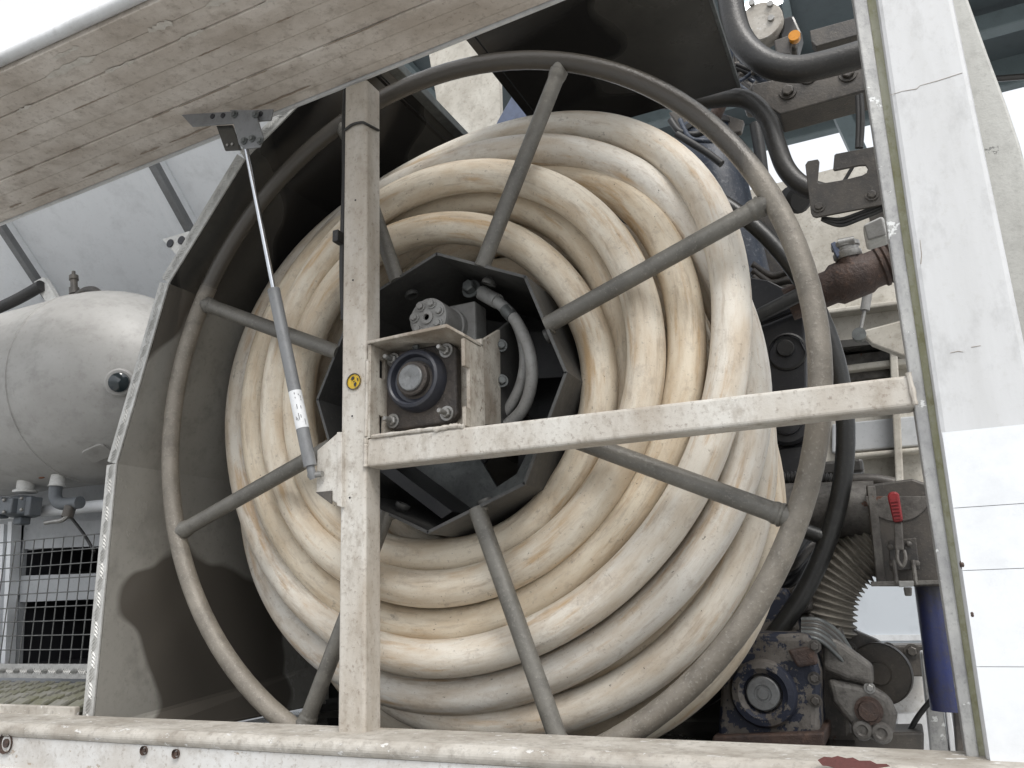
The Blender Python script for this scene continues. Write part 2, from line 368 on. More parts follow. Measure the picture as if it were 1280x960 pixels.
# canopy roof behind the truck, with beams and tube lamps
cn = thing('canopy_roof', 'dark steel canopy roof with beams behind the truck', 'roof', (1, 4, 3.4))
E0 = PZ(985, 158, 3.4); E1 = PZ(1062, 122, 3.4); E2 = PZ(1250, 58, 3.4)
edge_y = (E0.y + E1.y) / 2
MB().box((1, (1.9 + edge_y) / 2, 3.47), (12, edge_y - 1.9, .04)).build('roof_sheet', MT['canopy'], cn)
for k in range(14): MB().box((-4.6 + k * .85, (1.9 + edge_y) / 2, 3.42), (.05, edge_y - 1.95, .05)).build('purlin', MT['beam'], cn)
MB().box((1, edge_y + .06, 3.36), (12, .10, .26)).build('edge_beam', MT['beam'], cn, .01)
MB().box((1, edge_y - .65, 3.33), (12, .12, .13)).build('cross_beam', MT['beam'], cn, .01)
for (a, b) in (((905, 28), (975, -6)), ((905, 110), (926, 100))):
    la = thing('tube_lamp', 'lit white tube lamp under the canopy roof' if a[1] < 50 else 'short lit tube lamp glimpsed beside the housing roof edge', 'lamp', PZ(*a, 3.3))
    p0, p1 = PZ(*a, 3.3), PZ(*b, 3.3)
    MB().tube([p0, p1], .05, 10).build('tube', MT['lit'], la)
    MB().bar(p0 + V((0, 0, .07)), p1 + V((0, 0, .07)), .14, .04).build('batten', MT['beam'], la)
post = MB().bar(P(1046, 132, 4.3), P(1082, 210, 4.3), .10, .10, (0, 1, 0)).build('canopy_brace', MT['beam'], cn)
MB().tube([P(1225, 100, 4.2), P(1330, 92, 4.2)], .02, 8).build('tie_rod', MT['pipe_dark'], cn)

# ================================================================== LEFT COMPARTMENT
# sloped white hopper wall
def slope(x, y): return V((x, y, .85 - .9 * (y - .5)))
hw = thing('hopper_wall', 'sloping white inner wall with ribs above the cream tank', 'wall', (-1.6, .6, .3))
MB().prism([slope(-2.8, .18), slope(-.74, .18), slope(-.74, 1.05), slope(-2.8, 1.05)], (0, .02, .02)).build('wall_sheet', MT['inner_wall'], hw)
def on_slope(x, y):
    d = ray(x, y); t = ((.85 - .9 * (O.y - .5)) - O.z) / (d.z + .9 * d.y); return O + d * t
def rib(a, b, wd):
    A, B = on_slope(*a), on_slope(*b); n = V((0, -.9, -1)).normalized()
    MB().bar(A + n * .012, B + n * .012, wd, .024, n).build('rib', MT['inner_wall'], hw, .003)
    MB().bar(A + n * .03 + V((wd * .32, 0, 0)), B + n * .03 + V((wd * .32, 0, 0)), wd * .3, .03, n).build('rib_lip', MT['strut'], hw, .002)
MB().box((-1.65, .13, 1.052), (1.9, .33, .01)).build('roof_sheet', MT['inner_wall'], hw)
rib((188, 196), (243, 296), .09)
rib((-8, 262), (62, 368), .09)
bk = thing('rib_bracket', 'white perforated angle bracket at foot of the wall rib beside the tread edge', 'bracket', P(222, 310, .3))
b = MB(); b.prism([P(203, 299, .33), P(236, 289, .33), P(252, 312, .33), P(222, 320, .33)], (0, .004, 0)); b.build('plate', MT['white_plastic'], bk)
for q in ((212, 304), (226, 300)): MB().lathe([(0, 0), (.012, 0), (.012, .003)], P(*q, .326), (0, 1, 0), 12).build('bolt_hole', MT['ink'], bk)
bk2 = thing('rail_bracket', 'white angle bracket holding the black tube by the tank', 'bracket', P(55, 365, .3))
MB().prism([P(42, 352, .31), P(54, 346, .31), P(70, 372, .31), P(58, 380, .31)], (0, .02, 0)).build('plate', MT['white_plastic'], bk2, .002)
tag(ptube([(-20, 393, .3), (20, 375, .3), (52, 357, .3)], .017).build('grab_tube', MT['black']), 'black tube running into the angle bracket above the tank', 'tube')

# vertical back wall below and dark cabinet
bw = thing('compartment_back', 'grey back wall of the left compartment behind the wire mesh', 'wall', (-1.7, .75, -.55))
MB().box((-1.75, .72, -.1), (2.1, .02, .92)).build('back_sheet', MT['back_grey'], bw)
MB().box((-1.75, .34, -.56), (2.1, .78, .02)).build('floor_sheet', MT['dark_panel'], bw)
def open_box(q, dp):
    b = MB(); d = V((0, dp, 0))
    for k in range(4): b.add([q[k], q[(k + 1) % 4], q[(k + 1) % 4] + d, q[k] + d], [(0, 1, 2, 3)])
    return b.add([p + d for p in q], [(0, 1, 2, 3)])
db = thing('dark_cabinet', 'black open cabinet behind the wire mesh guard', 'cabinet', P(80, 800, .45))
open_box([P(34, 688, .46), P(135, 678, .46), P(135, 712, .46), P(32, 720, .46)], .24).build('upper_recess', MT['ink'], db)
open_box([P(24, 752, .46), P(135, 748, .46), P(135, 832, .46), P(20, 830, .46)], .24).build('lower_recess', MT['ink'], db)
for (ya, yb) in ((650, 686), (716, 752)): MB().prism([P(16, ya + 4, .455), P(140, ya, .455), P(140, yb - 4, .455), P(16, yb + 1, .455)], (0, .02, 0)).build('face_sheet', MT['back_grey'], db)
MB().prism([P(6, 655, .455), P(30, 655, .455), P(20, 835, .455), P(-4, 835, .455)], (0, .019, 0)).build('face_sheet', MT['back_grey'], db)
MB().prism([P(70, 718, .49), P(135, 715, .49), P(135, 728, .49), P(70, 730, .49)], (0, .1, 0)).build('shelf_edge', MT['dark_panel'], db)
fp = thing('upright_rail', 'pale upright rails at the left end of the mesh guard', 'post', P(8, 830, .4))
MB().prism([P(0, 655, .42), P(5, 655, .42), P(-4, 830, .42), P(-9, 830, .42)], (0, .03, 0)).build('rail', MT['inner_wall'], fp)
MB().prism([P(10, 652, .42), P(15, 652, .42), P(6, 830, .42), P(1, 830, .42)], (0, .03, 0)).build('rail', MT['inner_wall'], fp)
# tank: horizontal cylinder along x with a domed end
tc = V((-1.25, .34, .255)); tr = .262
tk = thing('pressure_tank', 'cream domed pressure tank with round sight port', 'tank', (tc.x, tc.y, tc.z - tr))
prof = [(tr, -1.2), (tr, 0)]
for k in range(1, 15):
    t = k / 14 * math.pi / 2; prof.append((tr * math.cos(t), .34 * math.sin(t)))
body = MB().lathe(prof, tc, (1, 0, 0), 56).build('shell', MT['tank'], tk)
MB().lathe([(tr - .002, -.004), (tr + .003, -.002), (tr + .003, .002), (tr - .002, .004)], tc - V((.02, 0, 0)), (1, 0, 0), 56).build('weld_seam', MT['tank'], tk)
def on_tank(px, py):
    d = ray(px, py); lo = None
    # march along the ray to the dome
    for k in range(4000):
        q = O + d * (.6 + k * .0006); e = q - tc; ex = max(0, e.x) / .34
        if (e.y / tr) ** 2 + (e.z / tr) ** 2 + ex ** 2 <= 1 and e.x < .34:
            n = V((max(0, e.x) / .34 ** 2, e.y / tr ** 2, e.z / tr ** 2)).normalized(); return q, n
    return O + d * 1.6, V((0, -1, 0))
q, n = on_tank(150, 478)
sp = MB().lathe([(.034, -.006), (.034, .012), (.030, .016), (.024, .016)], q, n, 28).build('sight_port_ring', MT['tank'], tk)
MB().lathe([(.026, .01), (.023, .026), (.012, .034), (0, .036)], q, n, 24).build('sight_port_glass', MT['glass'], tk)
q, n = on_tank(122, 566)
ref = V((1, 0, 0)); t1 = (ref - n * ref.dot(n)).normalized(); t2 = n.cross(t1)
pl = []
for k in range(28):
    a = 2 * math.pi * k / 28; cx = math.copysign(abs(math.cos(a)) ** .45, math.cos(a)) * .033; cy = math.copysign(abs(math.sin(a)) ** .45, math.sin(a)) * .024
    pl.append(q + t1 * cx + t2 * cy - n * .002)
MB().prism(pl, n * .006).build('patch_plate', MT['tank'], tk, .0015)
q, n = on_tank(52, 597)
MB().blob(q, .012, .004, .003, 6).build('rust_mark', MT['rust_spot'], tk)
# top fitting
top = P(95, 372, .3)
vf = thing('relief_valve', 'small brass-grey relief valve and elbow on top of the tank', 'valve', top)
b = MB(); b.tube([P(96, 380, .3), P(95, 371, .3)], .012, 12); b.tube(spline([P(94, 372, .3), P(106, 364, .3), P(118, 363, .3), P(130, 373, .3)], 6), .011, 12)
b.build('elbow', MT['castdark'], vf)
b = MB(); b.lathe([(0, 0), (.014, 0), (.014, .02), (.010, .022), (.010, .045), (.013, .047), (.013, .06), (.006, .063), (.005, .075), (0, .076)], P(93, 368, .3), P(92, 340, .3) - P(93, 368, .3), 10)
b.build('valve_body', MT['castdark'], vf)
tag(ptube([(128, 372, .3), (150, 387, .3), (172, 400, .3), (200, 418, .3)], .007).build('air_hose', MT['black']), 'thin black hose leading from the relief valve behind the tread edge', 'hose')
# bottom fittings
ov = thing('outlet_valve', 'grey plastic outlet valve with white collar under the tank', 'valve', P(32, 645, .27))
MB().lathe([(0, 0), (.030, 0), (.030, .006), (.022, .008), (.022, .035), (0, .035)], P(31, 616, .28), (0, 0, 1), 24).build('collar', MT['white_plastic'], ov)
b = MB(); c = P(30, 630, .28); b.lathe([(0, -.035), (.03, -.035), (.042, -.03), (.042, .012), (.025, .02), (0, .02)], c, (0, 0, 1), 20)
b.box(c + V((-.045, -.03, -.01)), (.028, .03, .055)); b.box(c + V((.055, -.01, -.012)), (.02, .035, .05)); b.box(c + V((.0, -.04, -.01)), (.05, .02, .04)); b.box(c + V((0, 0, -.045)), (.03, .03, .02))
b.build('valve_body', MT['plastic'], ov, .003)
for q in ((5, 625), (27, 623), (5, 640), (27, 637)): MB().blob(P(*q, .225), .005, .005, .005, 5).build('screw', MT['zinc'], ov)
od = thing('drain_elbow', 'grey elbow with small lever tap under the tank', 'tap', P(72, 640, .27))
MB().lathe([(0, 0), (.022, 0), (.019, .004), (.016, .03), (0, .03)], P(71, 608, .26), (0, 0, 1), 20).build('collar', MT['white_plastic'], od)
MB().tube(spline([P(70, 607, .26), P(69, 620, .26), P(73, 628, .26), P(84, 630, .26), P(100, 628, .26)], 6), .016, 14).build('elbow', MT['plastic'], od)
MB().lathe([(0, -.014), (.014, -.014), (.014, .014), (0, .014)], P(86, 640, .25), (0, .2, 1), 14).build('tap_body', MT['castdark'], od)
MB().tube(spline([P(86, 643, .245), P(78, 650, .24), P(66, 652, .24), P(56, 654, .235)], 5), [.006] * 10 + [.005] * 6, 8).build('lever', MT['zinc'], od)
tag(MB().tube([P(-30, 646, .34), P(140, 631, .34)], .016, 14).build('cross_pipe', MT['inner_wall']), 'pale horizontal pipe passing under the tank fittings', 'pipe')
tag(ptube([(88, 646, .29), (105, 668, .29), (118, 690, .29)], .004).build('thin_cable', MT['black']), 'thin black cable hanging from the lever tap', 'cable')
# mesh guard
mg = thing('mesh_guard', 'galvanised square wire mesh guard left of the tread edge', 'mesh', P(66, 828, .28))
tl, trr, bl, br = P(9, 678, .28), P(134, 662, .28), P(-6, 830, .28), P(122, 826, .28)
z0, z1 = bl.z, tl.z; x0, x1 = tl.x - .12, -.78
nx = int((x1 - x0) / .037)
for k in range(nx + 1):
    x = x0 + (x1 - x0) * k / nx
    MB().tube([(x, .28, z0), (x + .004, .28, z1 + .002)], .0015, 6).build('wire', MT['wire'], mg)
nz = 9
for k in range(nz + 1):
    z = z0 + (z1 - z0) * k / nz
    MB().tube([(x0, .2765, z), (x1, .2765, z)], .0015, 6).build('wire', MT['wire'], mg)

def tread_bars(b, o, du, dv, n, L, Wd, pitch=.0125):
    """raised 5-bar style pattern on a strip: o origin, du along, dv across, n outward normal"""
    k = 0; u = .004
    while u < L - .004:
        flip = (k // 4) % 2
        for row in range(max(1, int(Wd / .02))):
            vv = Wd * (row + .5) / max(1, int(Wd / .02))
            f = (flip + row) % 2
            d = (du * (1 if f else -1) + dv).normalized() if True else du
            c = o + du * u + dv * vv
            s_ = n.cross(d).normalized()
            ln = min(.011, Wd * .46); wd = .0021
            b.add([c - d * ln, c + s_ * wd, c + d * ln, c - s_ * wd, c + n * .0028], [(0, 3, 4), (3, 2, 4), (2, 1, 4), (1, 0, 4)])
        u += .0066; k += 1

ts = thing('tread_kick_plate', 'scuffed aluminium tread plate strip under the wire mesh', 'tread plate', (-1.3, .27, -.5))
zt, zb = P(60, 830, .27).z, P(60, 848, .27).z
MB().box(((-2.2 - .72) / 2, .273, (zt + zb) / 2), (1.48, .004, zt - zb)).build('plate', MT['tread'], ts)
b = MB(); tread_bars(b, V((-2.1, .2705, zb + .002)), V((1, 0, 0)), V((0, 0, 1)), V((0, -1, 0)), 1.36, zt - zb - .004)
tb = b.build('tread_bars', MT['tread'], ts); tb['kind'] = 'stuff'
# expanded step grating
gt = thing('step_grating', 'mossy expanded metal step grating left of the tread edge', 'grating', (-1.3, .1, -.52))
zg = P(60, 870, .12).z
b = MB(); ny = 9; nxg = 27
for j in range(ny):
    for i in range(nxg):
        cx = -2.15 + (i + .5 * (j % 2)) * .054; cy = -.045 + j * .036
        if cx > -.745: continue
        # a raised tongue of the grating between two diagonal strands
        b.prism([(cx - .020, cy, zg + .004), (cx + .012, cy, zg + .004), (cx + .022, cy + .016, zg + .015), (cx - .010, cy + .016, zg + .015)], (0, 0, -.004))
        b.prism([(cx + .018, cy, zg - .012), (cx + .022, cy, zg - .012), (cx + .046, cy + .036, zg - .012), (cx + .042, cy + .036, zg - .012)], (0, 0, -.005))
ge = b.build('strands', MT['grating'], gt); ge['kind'] = 'stuff'
MB().box((-1.44, -.055, zg - .008), (1.44, .012, .03)).build('edge_angle', MT['sill_top'], gt, .002)
MB().box((-1.44, .10, zg - .05), (1.44, .33, .01)).build('tray', MT['mach'], gt)

# ================================================================== REEL HOUSING
HY0, HY1 = -.05, .62
hs_ = thing('reel_housing', 'bent grey steel housing with tread-plate edge around the hose reel', 'housing', (-.3, .2, -.56))
pr_px = [(119, 894), (148, 580), (213, 355), (308, 200)]
prof = [P(x, y, HY0) for x, y in pr_px]
prof[0].z -= .05
e1 = PZ(508, 112, .68); prof.append(V((e1.x, HY0, .685)))
names = ['side_panel', 'slanted_panel', 'upper_slanted_panel', 'roof_flank_panel']
for k in range(4):
    a, c = prof[k].copy(), prof[k + 1].copy(); a.y = c.y = 0
    d = (c - a).normalized(); nrm = V((-d.z, 0, d.x))
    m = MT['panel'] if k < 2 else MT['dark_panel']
    MB().prism([a + V((0, HY0, 0)), c + V((0, HY0, 0)), c + V((0, HY1, 0)), a + V((0, HY1, 0))], nrm * .004).build(names[k], m, hs_)
    # front tread strip
    st = MB().prism([a + V((0, HY0 - .002, 0)), c + V((0, HY0 - .002, 0)), c + nrm * .026 + V((0, HY0 - .002, 0)), a + nrm * .026 + V((0, HY0 - .002, 0))], (0, -.003, 0)).build('edge_strip', MT['tread'], hs_)
    b = MB(); tread_bars(b, a + V((0, HY0 - .0052, 0)), d, nrm, V((0, -1, 0)), (c - a).length, .026)
    o = b.build('tread_bars', MT['tread'], hs_); o['kind'] = 'stuff'
# bottom flange along the side panel
MB().prism([prof[0] + V((.002, .0, .03)), prof[0] + V((.03, .0, .0)), prof[0] + V((.03, .62, .0)), prof[0] + V((.002, .62, .085))], (0, 0, -.004)).build('bottom_flange', MT['panel'], hs_)
# back and floor
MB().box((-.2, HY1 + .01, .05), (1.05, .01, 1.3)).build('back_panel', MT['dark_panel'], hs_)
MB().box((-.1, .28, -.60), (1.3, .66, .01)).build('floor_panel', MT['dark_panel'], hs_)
# roof
xl = PZ(610, 65, .685).x; xr = PZ(905, 55, .685).x; yr = PZ(920, 110, .685).y
MB().prism([(xl, -.06, .685), (xr, -.06, .685), (xr, yr, .685), (xl, yr, .685)], (0, 0, .004)).build('roof_panel', MT['dark_panel'], hs_)
MB().box((xl - .012, (yr - .06) / 2 + .1, .70), (.02, yr + .3, .03)).build('roof_edge_angle', MT['dark_panel'], hs_, .002)
MB().box((xr + .002, (yr - .06) / 2, .690), (.006, yr + .055, .016)).build('roof_edge_trim', MT['galv'], hs_)
MB().box((e1.x + .012, .28, .69), (.024, .66, .02)).build('flank_edge_angle', MT['galv'], hs_, .002)
MB().box((e1.x - .03, .28, .676), (.03, .66, .012)).build('flank_stiffener', MT['dark_panel'], hs_, .002)
# pale panel and blue box glimpsed through the roof gap
tag(MB().prism([P(535, 60, .72), P(622, 40, .72), P(626, 170, .72), P(560, 210, .72)], (0, .02, 0)).build('pale_hatch', MT['beige_wall']), 'rust-speckled pale panel glimpsed through the gap in the housing roof', 'panel')
tag(MB().prism([P(622, 150, .66), P(645, 110, .66), P(690, 165, .66), P(660, 200, .66), P(600, 200, .66)], (0, .05, 0)).build('blue_tank_wall', MT['blue_pale'], None, .004), 'blue-grey steel panel glimpsed above the hose', 'panel')

# ================================================================== OPPOSITE SIDE PANELS SEEN ON THE RIGHT
rw = thing('rear_body_panel', 'rust-speckled beige body panel behind the rusty pipe', 'panel', P(1060, 620, 1.2))
MB().prism([P(880, 252, 1.25), P(1002, 221, 1.25), P(1100, 196, 1.25), P(1190, 170, 1.25), P(1230, 640, 1.25), P(880, 640, 1.25)], (0, .03, 0)).build('sheet', MT['beige_wall'], rw)
MB().prism([P(940, 398, 1.2), P(1160, 370, 1.2), P(1160, 376, 1.2), P(940, 404, 1.2)], (0, .06, 0)).build('ledge', MT['beige_wall'], rw, .004)
MB().prism([P(940, 436, 1.15), P(1160, 415, 1.15), P(1160, 423, 1.15), P(940, 446, 1.15)], (0, .1, 0)).build('slot', MT['dark_panel'], rw)
MB().prism([P(1040, 458, 1.19), P(1160, 444, 1.19), P(1160, 452, 1.19), P(1040, 466, 1.19)], (0, .08, 0)).build('ledge', MT['beige_wall'], rw, .004)
MB().prism([P(1040, 530, 1.23), P(1160, 518, 1.23), P(1160, 556, 1.23), P(1040, 566, 1.23)], (0, .03, 0)).build('inset_sheet', MT['back_grey'], rw, .004)
MB().prism([P(1050, 568, 1.19), P(1160, 558, 1.19), P(1160, 563, 1.19), P(1050, 574, 1.19)], (0, .07, 0)).build('ledge', MT['beige_wall'], rw, .004)
MB().prism([P(1112, 440, 1.17), P(1122, 438, 1.17), P(1130, 610, 1.17), P(1120, 612, 1.17)], (0, .1, 0)).build('upright', MT['beige_wall'], rw, .004)
MB().prism([P(1040, 446, 1.22), P(1112, 438, 1.22), P(1112, 470, 1.22), P(1040, 478, 1.22)], (0, .04, 0)).build('recess_sheet', MT['cast'], rw)
cp = thing('corner_gusset', 'beige triangular gusset plate with small strut pin', 'bracket', P(1100, 440, .95))
MB().prism([P(1074, 414, .95), P(1135, 398, .95), P(1137, 448, .95), P(1090, 430, .95)], (0, .03, 0)).build('plate', MT['beige_wall'], cp, .004)
ss = thing('small_strut', 'small grey gas strut below the rusty pipe', 'gas strut', P(1074, 420, .9))
MB().tube([P(1088, 345, .9), P(1081, 388, .9)], .011, 12).build('cylinder', MT['motor'], ss)
MB().tube([P(1081, 386, .9), P(1075, 416, .9)], .0045, 10).build('rod', MT['zinc'], ss)
MB().lathe([(0, -.012), (.016, -.012), (.016, .012), (0, .012)], P(1074, 419, .9), (0, 1, 0), 16).build('end_eye', MT['galv'], ss)

# ================================================================== SILL
sr = thing('bottom_sill', 'weathered white sill rail with peeling paint under the reel', 'sill', (-.3, -.13, -.62))
def sx(px, py, Y): return P(px, py, Y)
zs = -.522
MB().prism([(-2.2, -.145, zs), (-2.2, -.06, zs + .002), (-2.2, -.03, zs - .012), (-2.2, -.03, zs - .022), (-2.2, -.152, zs - .022), (-2.2, -.157, zs - .013), (-2.2, -.154, zs - .004)], (3.2, 0, 0)).build('lip', MT['sill_top'], sr, .006, seg=3)
MB().box((-.6, -.132, zs - .052), (3.2, .036, .060)).build('face', MT['sill'], sr)
MB().prism([(-2.2, -.168, zs - .070), (-2.2, -.10, zs - .066), (-2.2, -.10, zs - .2), (-2.2, -.172, zs - .2)], (3.2, 0, 0)).build('lower_ledge', MT['sill'], sr, .004)
for px, py, r in ((181, 938, .0065), (221, 942, .0065), (8, 929, .016)):
    c = P(px, py, -.151)
    b = MB(); b.lathe([(0, .002), (r * .45, .002), (r * .45, -.001), (r * .7, -.002), (r, 0), (r * 1.05, .004)], c, (0, -1, 0), 18)
    b.build('bolt', MT['rust'], sr)
# exposed red primer where the white has flaked off
pp = [(1022, 950), (1030, 946), (1040, 947), (1047, 945), (1058, 948), (1066, 947), (1074, 951), (1088, 951), (1096, 955), (1108, 955), (1113, 958), (1100, 960), (1085, 962), (1066, 960), (1050, 962), (1036, 958), (1028, 957)]
MB().prism([P(x, y, -.1585) for x, y in pp], (0, .0012, 0)).build('primer_patch', MT['red_primer'], sr)

# ================================================================== CORNER PILLAR
pc = thing('corner_pillar', 'white painted corner pillar with algae-stained aluminium edge', 'pillar', (.76, -.1, -.75))
def strip(nm, t0, t1, b0, b1, Y, th, m, bev=.002, ext=1.0):
    """vertical strip between two image lines (top y=-20, bottom y=980)"""
    T0, B0 = P(t0, -20, Y), P(b0, 985, Y); T1, B1 = P(t1, -20, Y), P(b1, 985, Y)
    if nm == 'face': T1.x = B1.x = .821
    T1.z = T0.z; B1.z = B0.z
    U0 = T0 + (T0 - B0) * .45; U1 = T1 + (T1 - B1) * .45; U0 = T0 if U0.z < T0.z else U0
    return MB().prism([U0, U1, B1, B0], (0, th, 0)).build(nm, m, pc, bev)
strip('inner_edge', 1063, 1081, 1214, 1230, -.085, .045, MT['alu'])
strip('seal_groove', 1080, 1096, 1229, 1242, -.079, .02, MT['algae'], 0)
strip('face', 1093, 1188, 1239, 1420, -.10, .05, MT['white'], .006)
# corrugations of the sheet right of the face near the top
for (ya, yb) in ((541, 635), (635.8, 713), (713.8, 833), (833.8, 990)):
    def lx(y): return 1092 + (y + 20) * (1236 - 1088) / 1005
    sl_ = -.095
    zA, zB = P(lx(ya), ya, -.103).z, P(lx(yb), yb, -.103).z
    MB().prism([(P(lx(ya) + 3, ya, -.103).x, -.103, zA), (.819, -.103, zA), (.819, -.103, zB), (P(lx(yb) + 3, yb, -.103).x, -.103, zB)], (0, .0012, 0)).build('vinyl_sheet', MT['vinyl'], pc)
for pts_ in (((1112, 119), (1128, 114), (1146, 111), (1150, 107), (1172, 101), (1203, 91)), ((1188, 441), (1198, 439), (1204, 440)), ((1214, 434), (1226, 432)), ((1150, 300), (1152, 318), (1151, 330))):
    MB().tube([P(x, y, -.1003) for x, y in pts_], [random.uniform(.0002, .0005) for _ in pts_], 6).build('scratch', MT['peel_dark'], pc)
for q in ((1205, 706), (1217, 768)):
    MB().blob(P(q[0] - 2, q[1], -.1), .003, .004, .005, 5).build('rusty_screw', MT['rust'], pc)
sd2 = thing('side_panel_edge', 'grey-white curved panel with flaking paint right of the pillar', 'panel', P(1250, 600, .08))
poly = [(1120, -330), (1140, -330), (1180, -90), (1211, 0), (1235, 67), (1259, 131), (1275, 178), (1294, 250), (1310, 330), (1330, 600), (1240, 600)]
MB().prism([P(x, y, .08) for x, y in poly], (0, .02, 0)).build('sheet', mat('flaking_panel', (.50, .50, .47), (.34, .335, .31), .7, 6, (1, 1, .4), .5, bscale=140, chip=(.2, .2, .19), chip_t=.66, chip_s=16), sd2, .004)

# ================================================================== FLAP DOOR
fl = thing('flap_door', 'raised beige flap door with dirt-streaked boards and white outer edge', 'door', (-.7, -.1, .56))
def back(x): t = (x + 1.16) / 1.5; return V((x, -.045 - .065 * t, .565 + .014 * t))
def front(x): return V((x, -.388, .583))
XL, XR = -2.3, .62
cuts = [0, .07, .215, .33, .47, .60, .74, .86, 1]
for k in range(len(cuts) - 1):
    a, c = cuts[k], cuts[k + 1] - .004
    q = [back(XL).lerp(front(XL), a), back(XR).lerp(front(XR), a), back(XR).lerp(front(XR), c), back(XL).lerp(front(XL), c)]
    dz = .0015 * ((k * 7) % 3)
    MB().prism([p + V((0, 0, -dz)) for p in q], (0, 0, .02)).build('board', MT['flap'], fl, .0016)
# ragged strips along a few joints where the paint has lifted
for (jt, xa, xb, wmax, mm) in ((.862, -1.0, .0, .010, 'peel_light'), (.742, -.9, .35, .0045, 'peel_light'), (.601, -.8, .4, .0016, 'peel_dark'), (.331, -1.1, .2, .0015, 'peel_dark'), (.95, -.75, -.1, .006, 'peel_light'), (.1, -1.3, -.3, .003, 'peel_dark')):
    x = xa
    while x < xb:
        ln = random.uniform(.03, .16); n = 9; up_pts = []; dn_pts = []
        for k in range(n + 1):
            xx = x + ln * k / n; t0 = .0 if k in (0, n) else 1
            cpt = back(xx).lerp(front(xx), jt); up_pts.append(cpt + V((0, -random.uniform(.1, 1) * wmax * t0 - .0003, -.0037))); dn_pts.append(cpt + V((0, random.uniform(.1, .8) * wmax * t0 + .0003, -.0037)))
        MB().prism(up_pts + dn_pts[::-1], (0, 0, .0006)).build('lifted_paint', MT[mm], fl)
        x += ln + random.uniform(.02, .25)
q = [back(XL), back(XR), front(XR), front(XL)]
MB().prism([p + V((0, 0, .021)) for p in q], (0, 0, .012)).build('outer_skin', MT['white'], fl)
MB().tube([front(XL) + V((0, -.009, .014)), front(XR) + V((0, -.009, .014))], .0105, 16).build('outer_edge', MT['white'], fl)
MB().bar(back(XL) + V((0, .004, .010)), back(XR) + V((0, .004, .010)), .005, .028).build('inner_edge_trim', MT['white'], fl)

# strut rail bracket on the flap
sb = thing('strut_bracket', 'punched black steel bracket under the flap holding the gas strut', 'bracket', P(285, 150, -.12))
b = MB().prism([P(226, 143, -.165), P(341, 136, -.165), P(338, 150, -.165), P(240, 158, -.165)], (0, .004, 0)).build('rail', MT['strut'], sb, .001)
for q in ((265, 145), (278, 144), (304, 143), (325, 142)): MB().lathe([(0, 0), (.005, 0), (.005, .002)], P(*q, -.167), (0, 1, 0), 12).build('rail_hole', MT['ink'], sb)
MB().prism([P(287, 137, -.172), P(318, 137, -.172), P(329, 172, -.172), P(324, 184, -.172), P(304, 186, -.172), P(298, 180, -.172)], (0, .004, 0)).build('clip_plate', MT['strut'], sb, .0015)
MB().prism([P(270, 157, -.155), P(290, 156, -.155), P(301, 187, -.155), P(281, 188, -.155)], (0, .004, 0)).build('rear_plate', MT['dark_panel'], sb, .001)
for q in ((293, 143), (319, 143), (315, 173), (305, 176), (325, 176)): MB().hexbolt(P(*q, -.174), (0, -1, 0), .0045, .005).build('bolt', MT['galv'], sb)
for q in ((284, 181), (290, 180)): MB().blob(P(*q, -.157), .003, .002, .003, 5).build('rivet', MT['zinc'], sb)

gs = thing('gas_strut', 'grey gas strut with chrome rod and white label', 'gas strut', P(388, 590, -.118))
lo, hi = P(388, 583, -.118), P(306, 178, -.168)
mid = P(343, 366, -.142)
MB().tube([mid, lo], .0103, 20).build('cylinder', MT['strut'], gs, .0012)
MB().tube([hi, mid + (lo - mid) * .02], .0042, 12).build('rod', MT['chrome'], gs)
ax = (lo - mid).normalized()
MB().lathe([(.0103, 0), (.0106, .001), (.0106, .006), (.0045, .008)], mid, -ax, 18).build('end_cap', MT['strut'], gs)
MB().tube(spline([lo, lo + ax * .012, P(392, 598, -.114)], 4), .0065, 12).build('ball_socket', MT['strut'], gs)
MB().lathe([(0, -.004), (.005, -.004), (.005, .022), (0, .022)], P(389, 594, -.114), (1, 0, 0), 12).build('ball_stud', MT['zinc'], gs)
# wrapped label
ta, tb_ = P(365, 491, -.129), P(378, 536, -.124)
la = mid + ax * (ta - mid).dot(ax); lb_ = mid + ax * (tb_ - mid).dot(ax)
tocam = (O - la).normalized(); sdv = ax.cross(tocam).normalized(); up_ = sdv.cross(ax)
def wrap(a, bq, r, ang0, ang1, n=10):
    b = MB(); vs_ = []
    for k in range(n + 1):
        t = ang0 + (ang1 - ang0) * k / n; d = sdv * math.sin(t) + (-up_ if up_.dot(tocam) < 0 else up_) * math.cos(t)
        vs_ += [a + d * r, bq + d * r]
    return b.add(vs_, [(2 * k, 2 * k + 1, 2 * k + 3, 2 * k + 2) for k in range(n)], True)
lbl = wrap(la, lb_, .0107, -1.5, 1.3).build('paper_label', MT['label'], gs)
for k in range(15):
    t0 = random.uniform(.05, .85); t1 = t0 + random.uniform(.03, .12); aa = random.choice((-.7, -.45, -.2, .1, .35, .55)); 
    wrap(la.lerp(lb_, t0), la.lerp(lb_, min(t1, .97)), .01085, aa, aa + .09, 2).build('print_mark', MT['ink'], lbl)

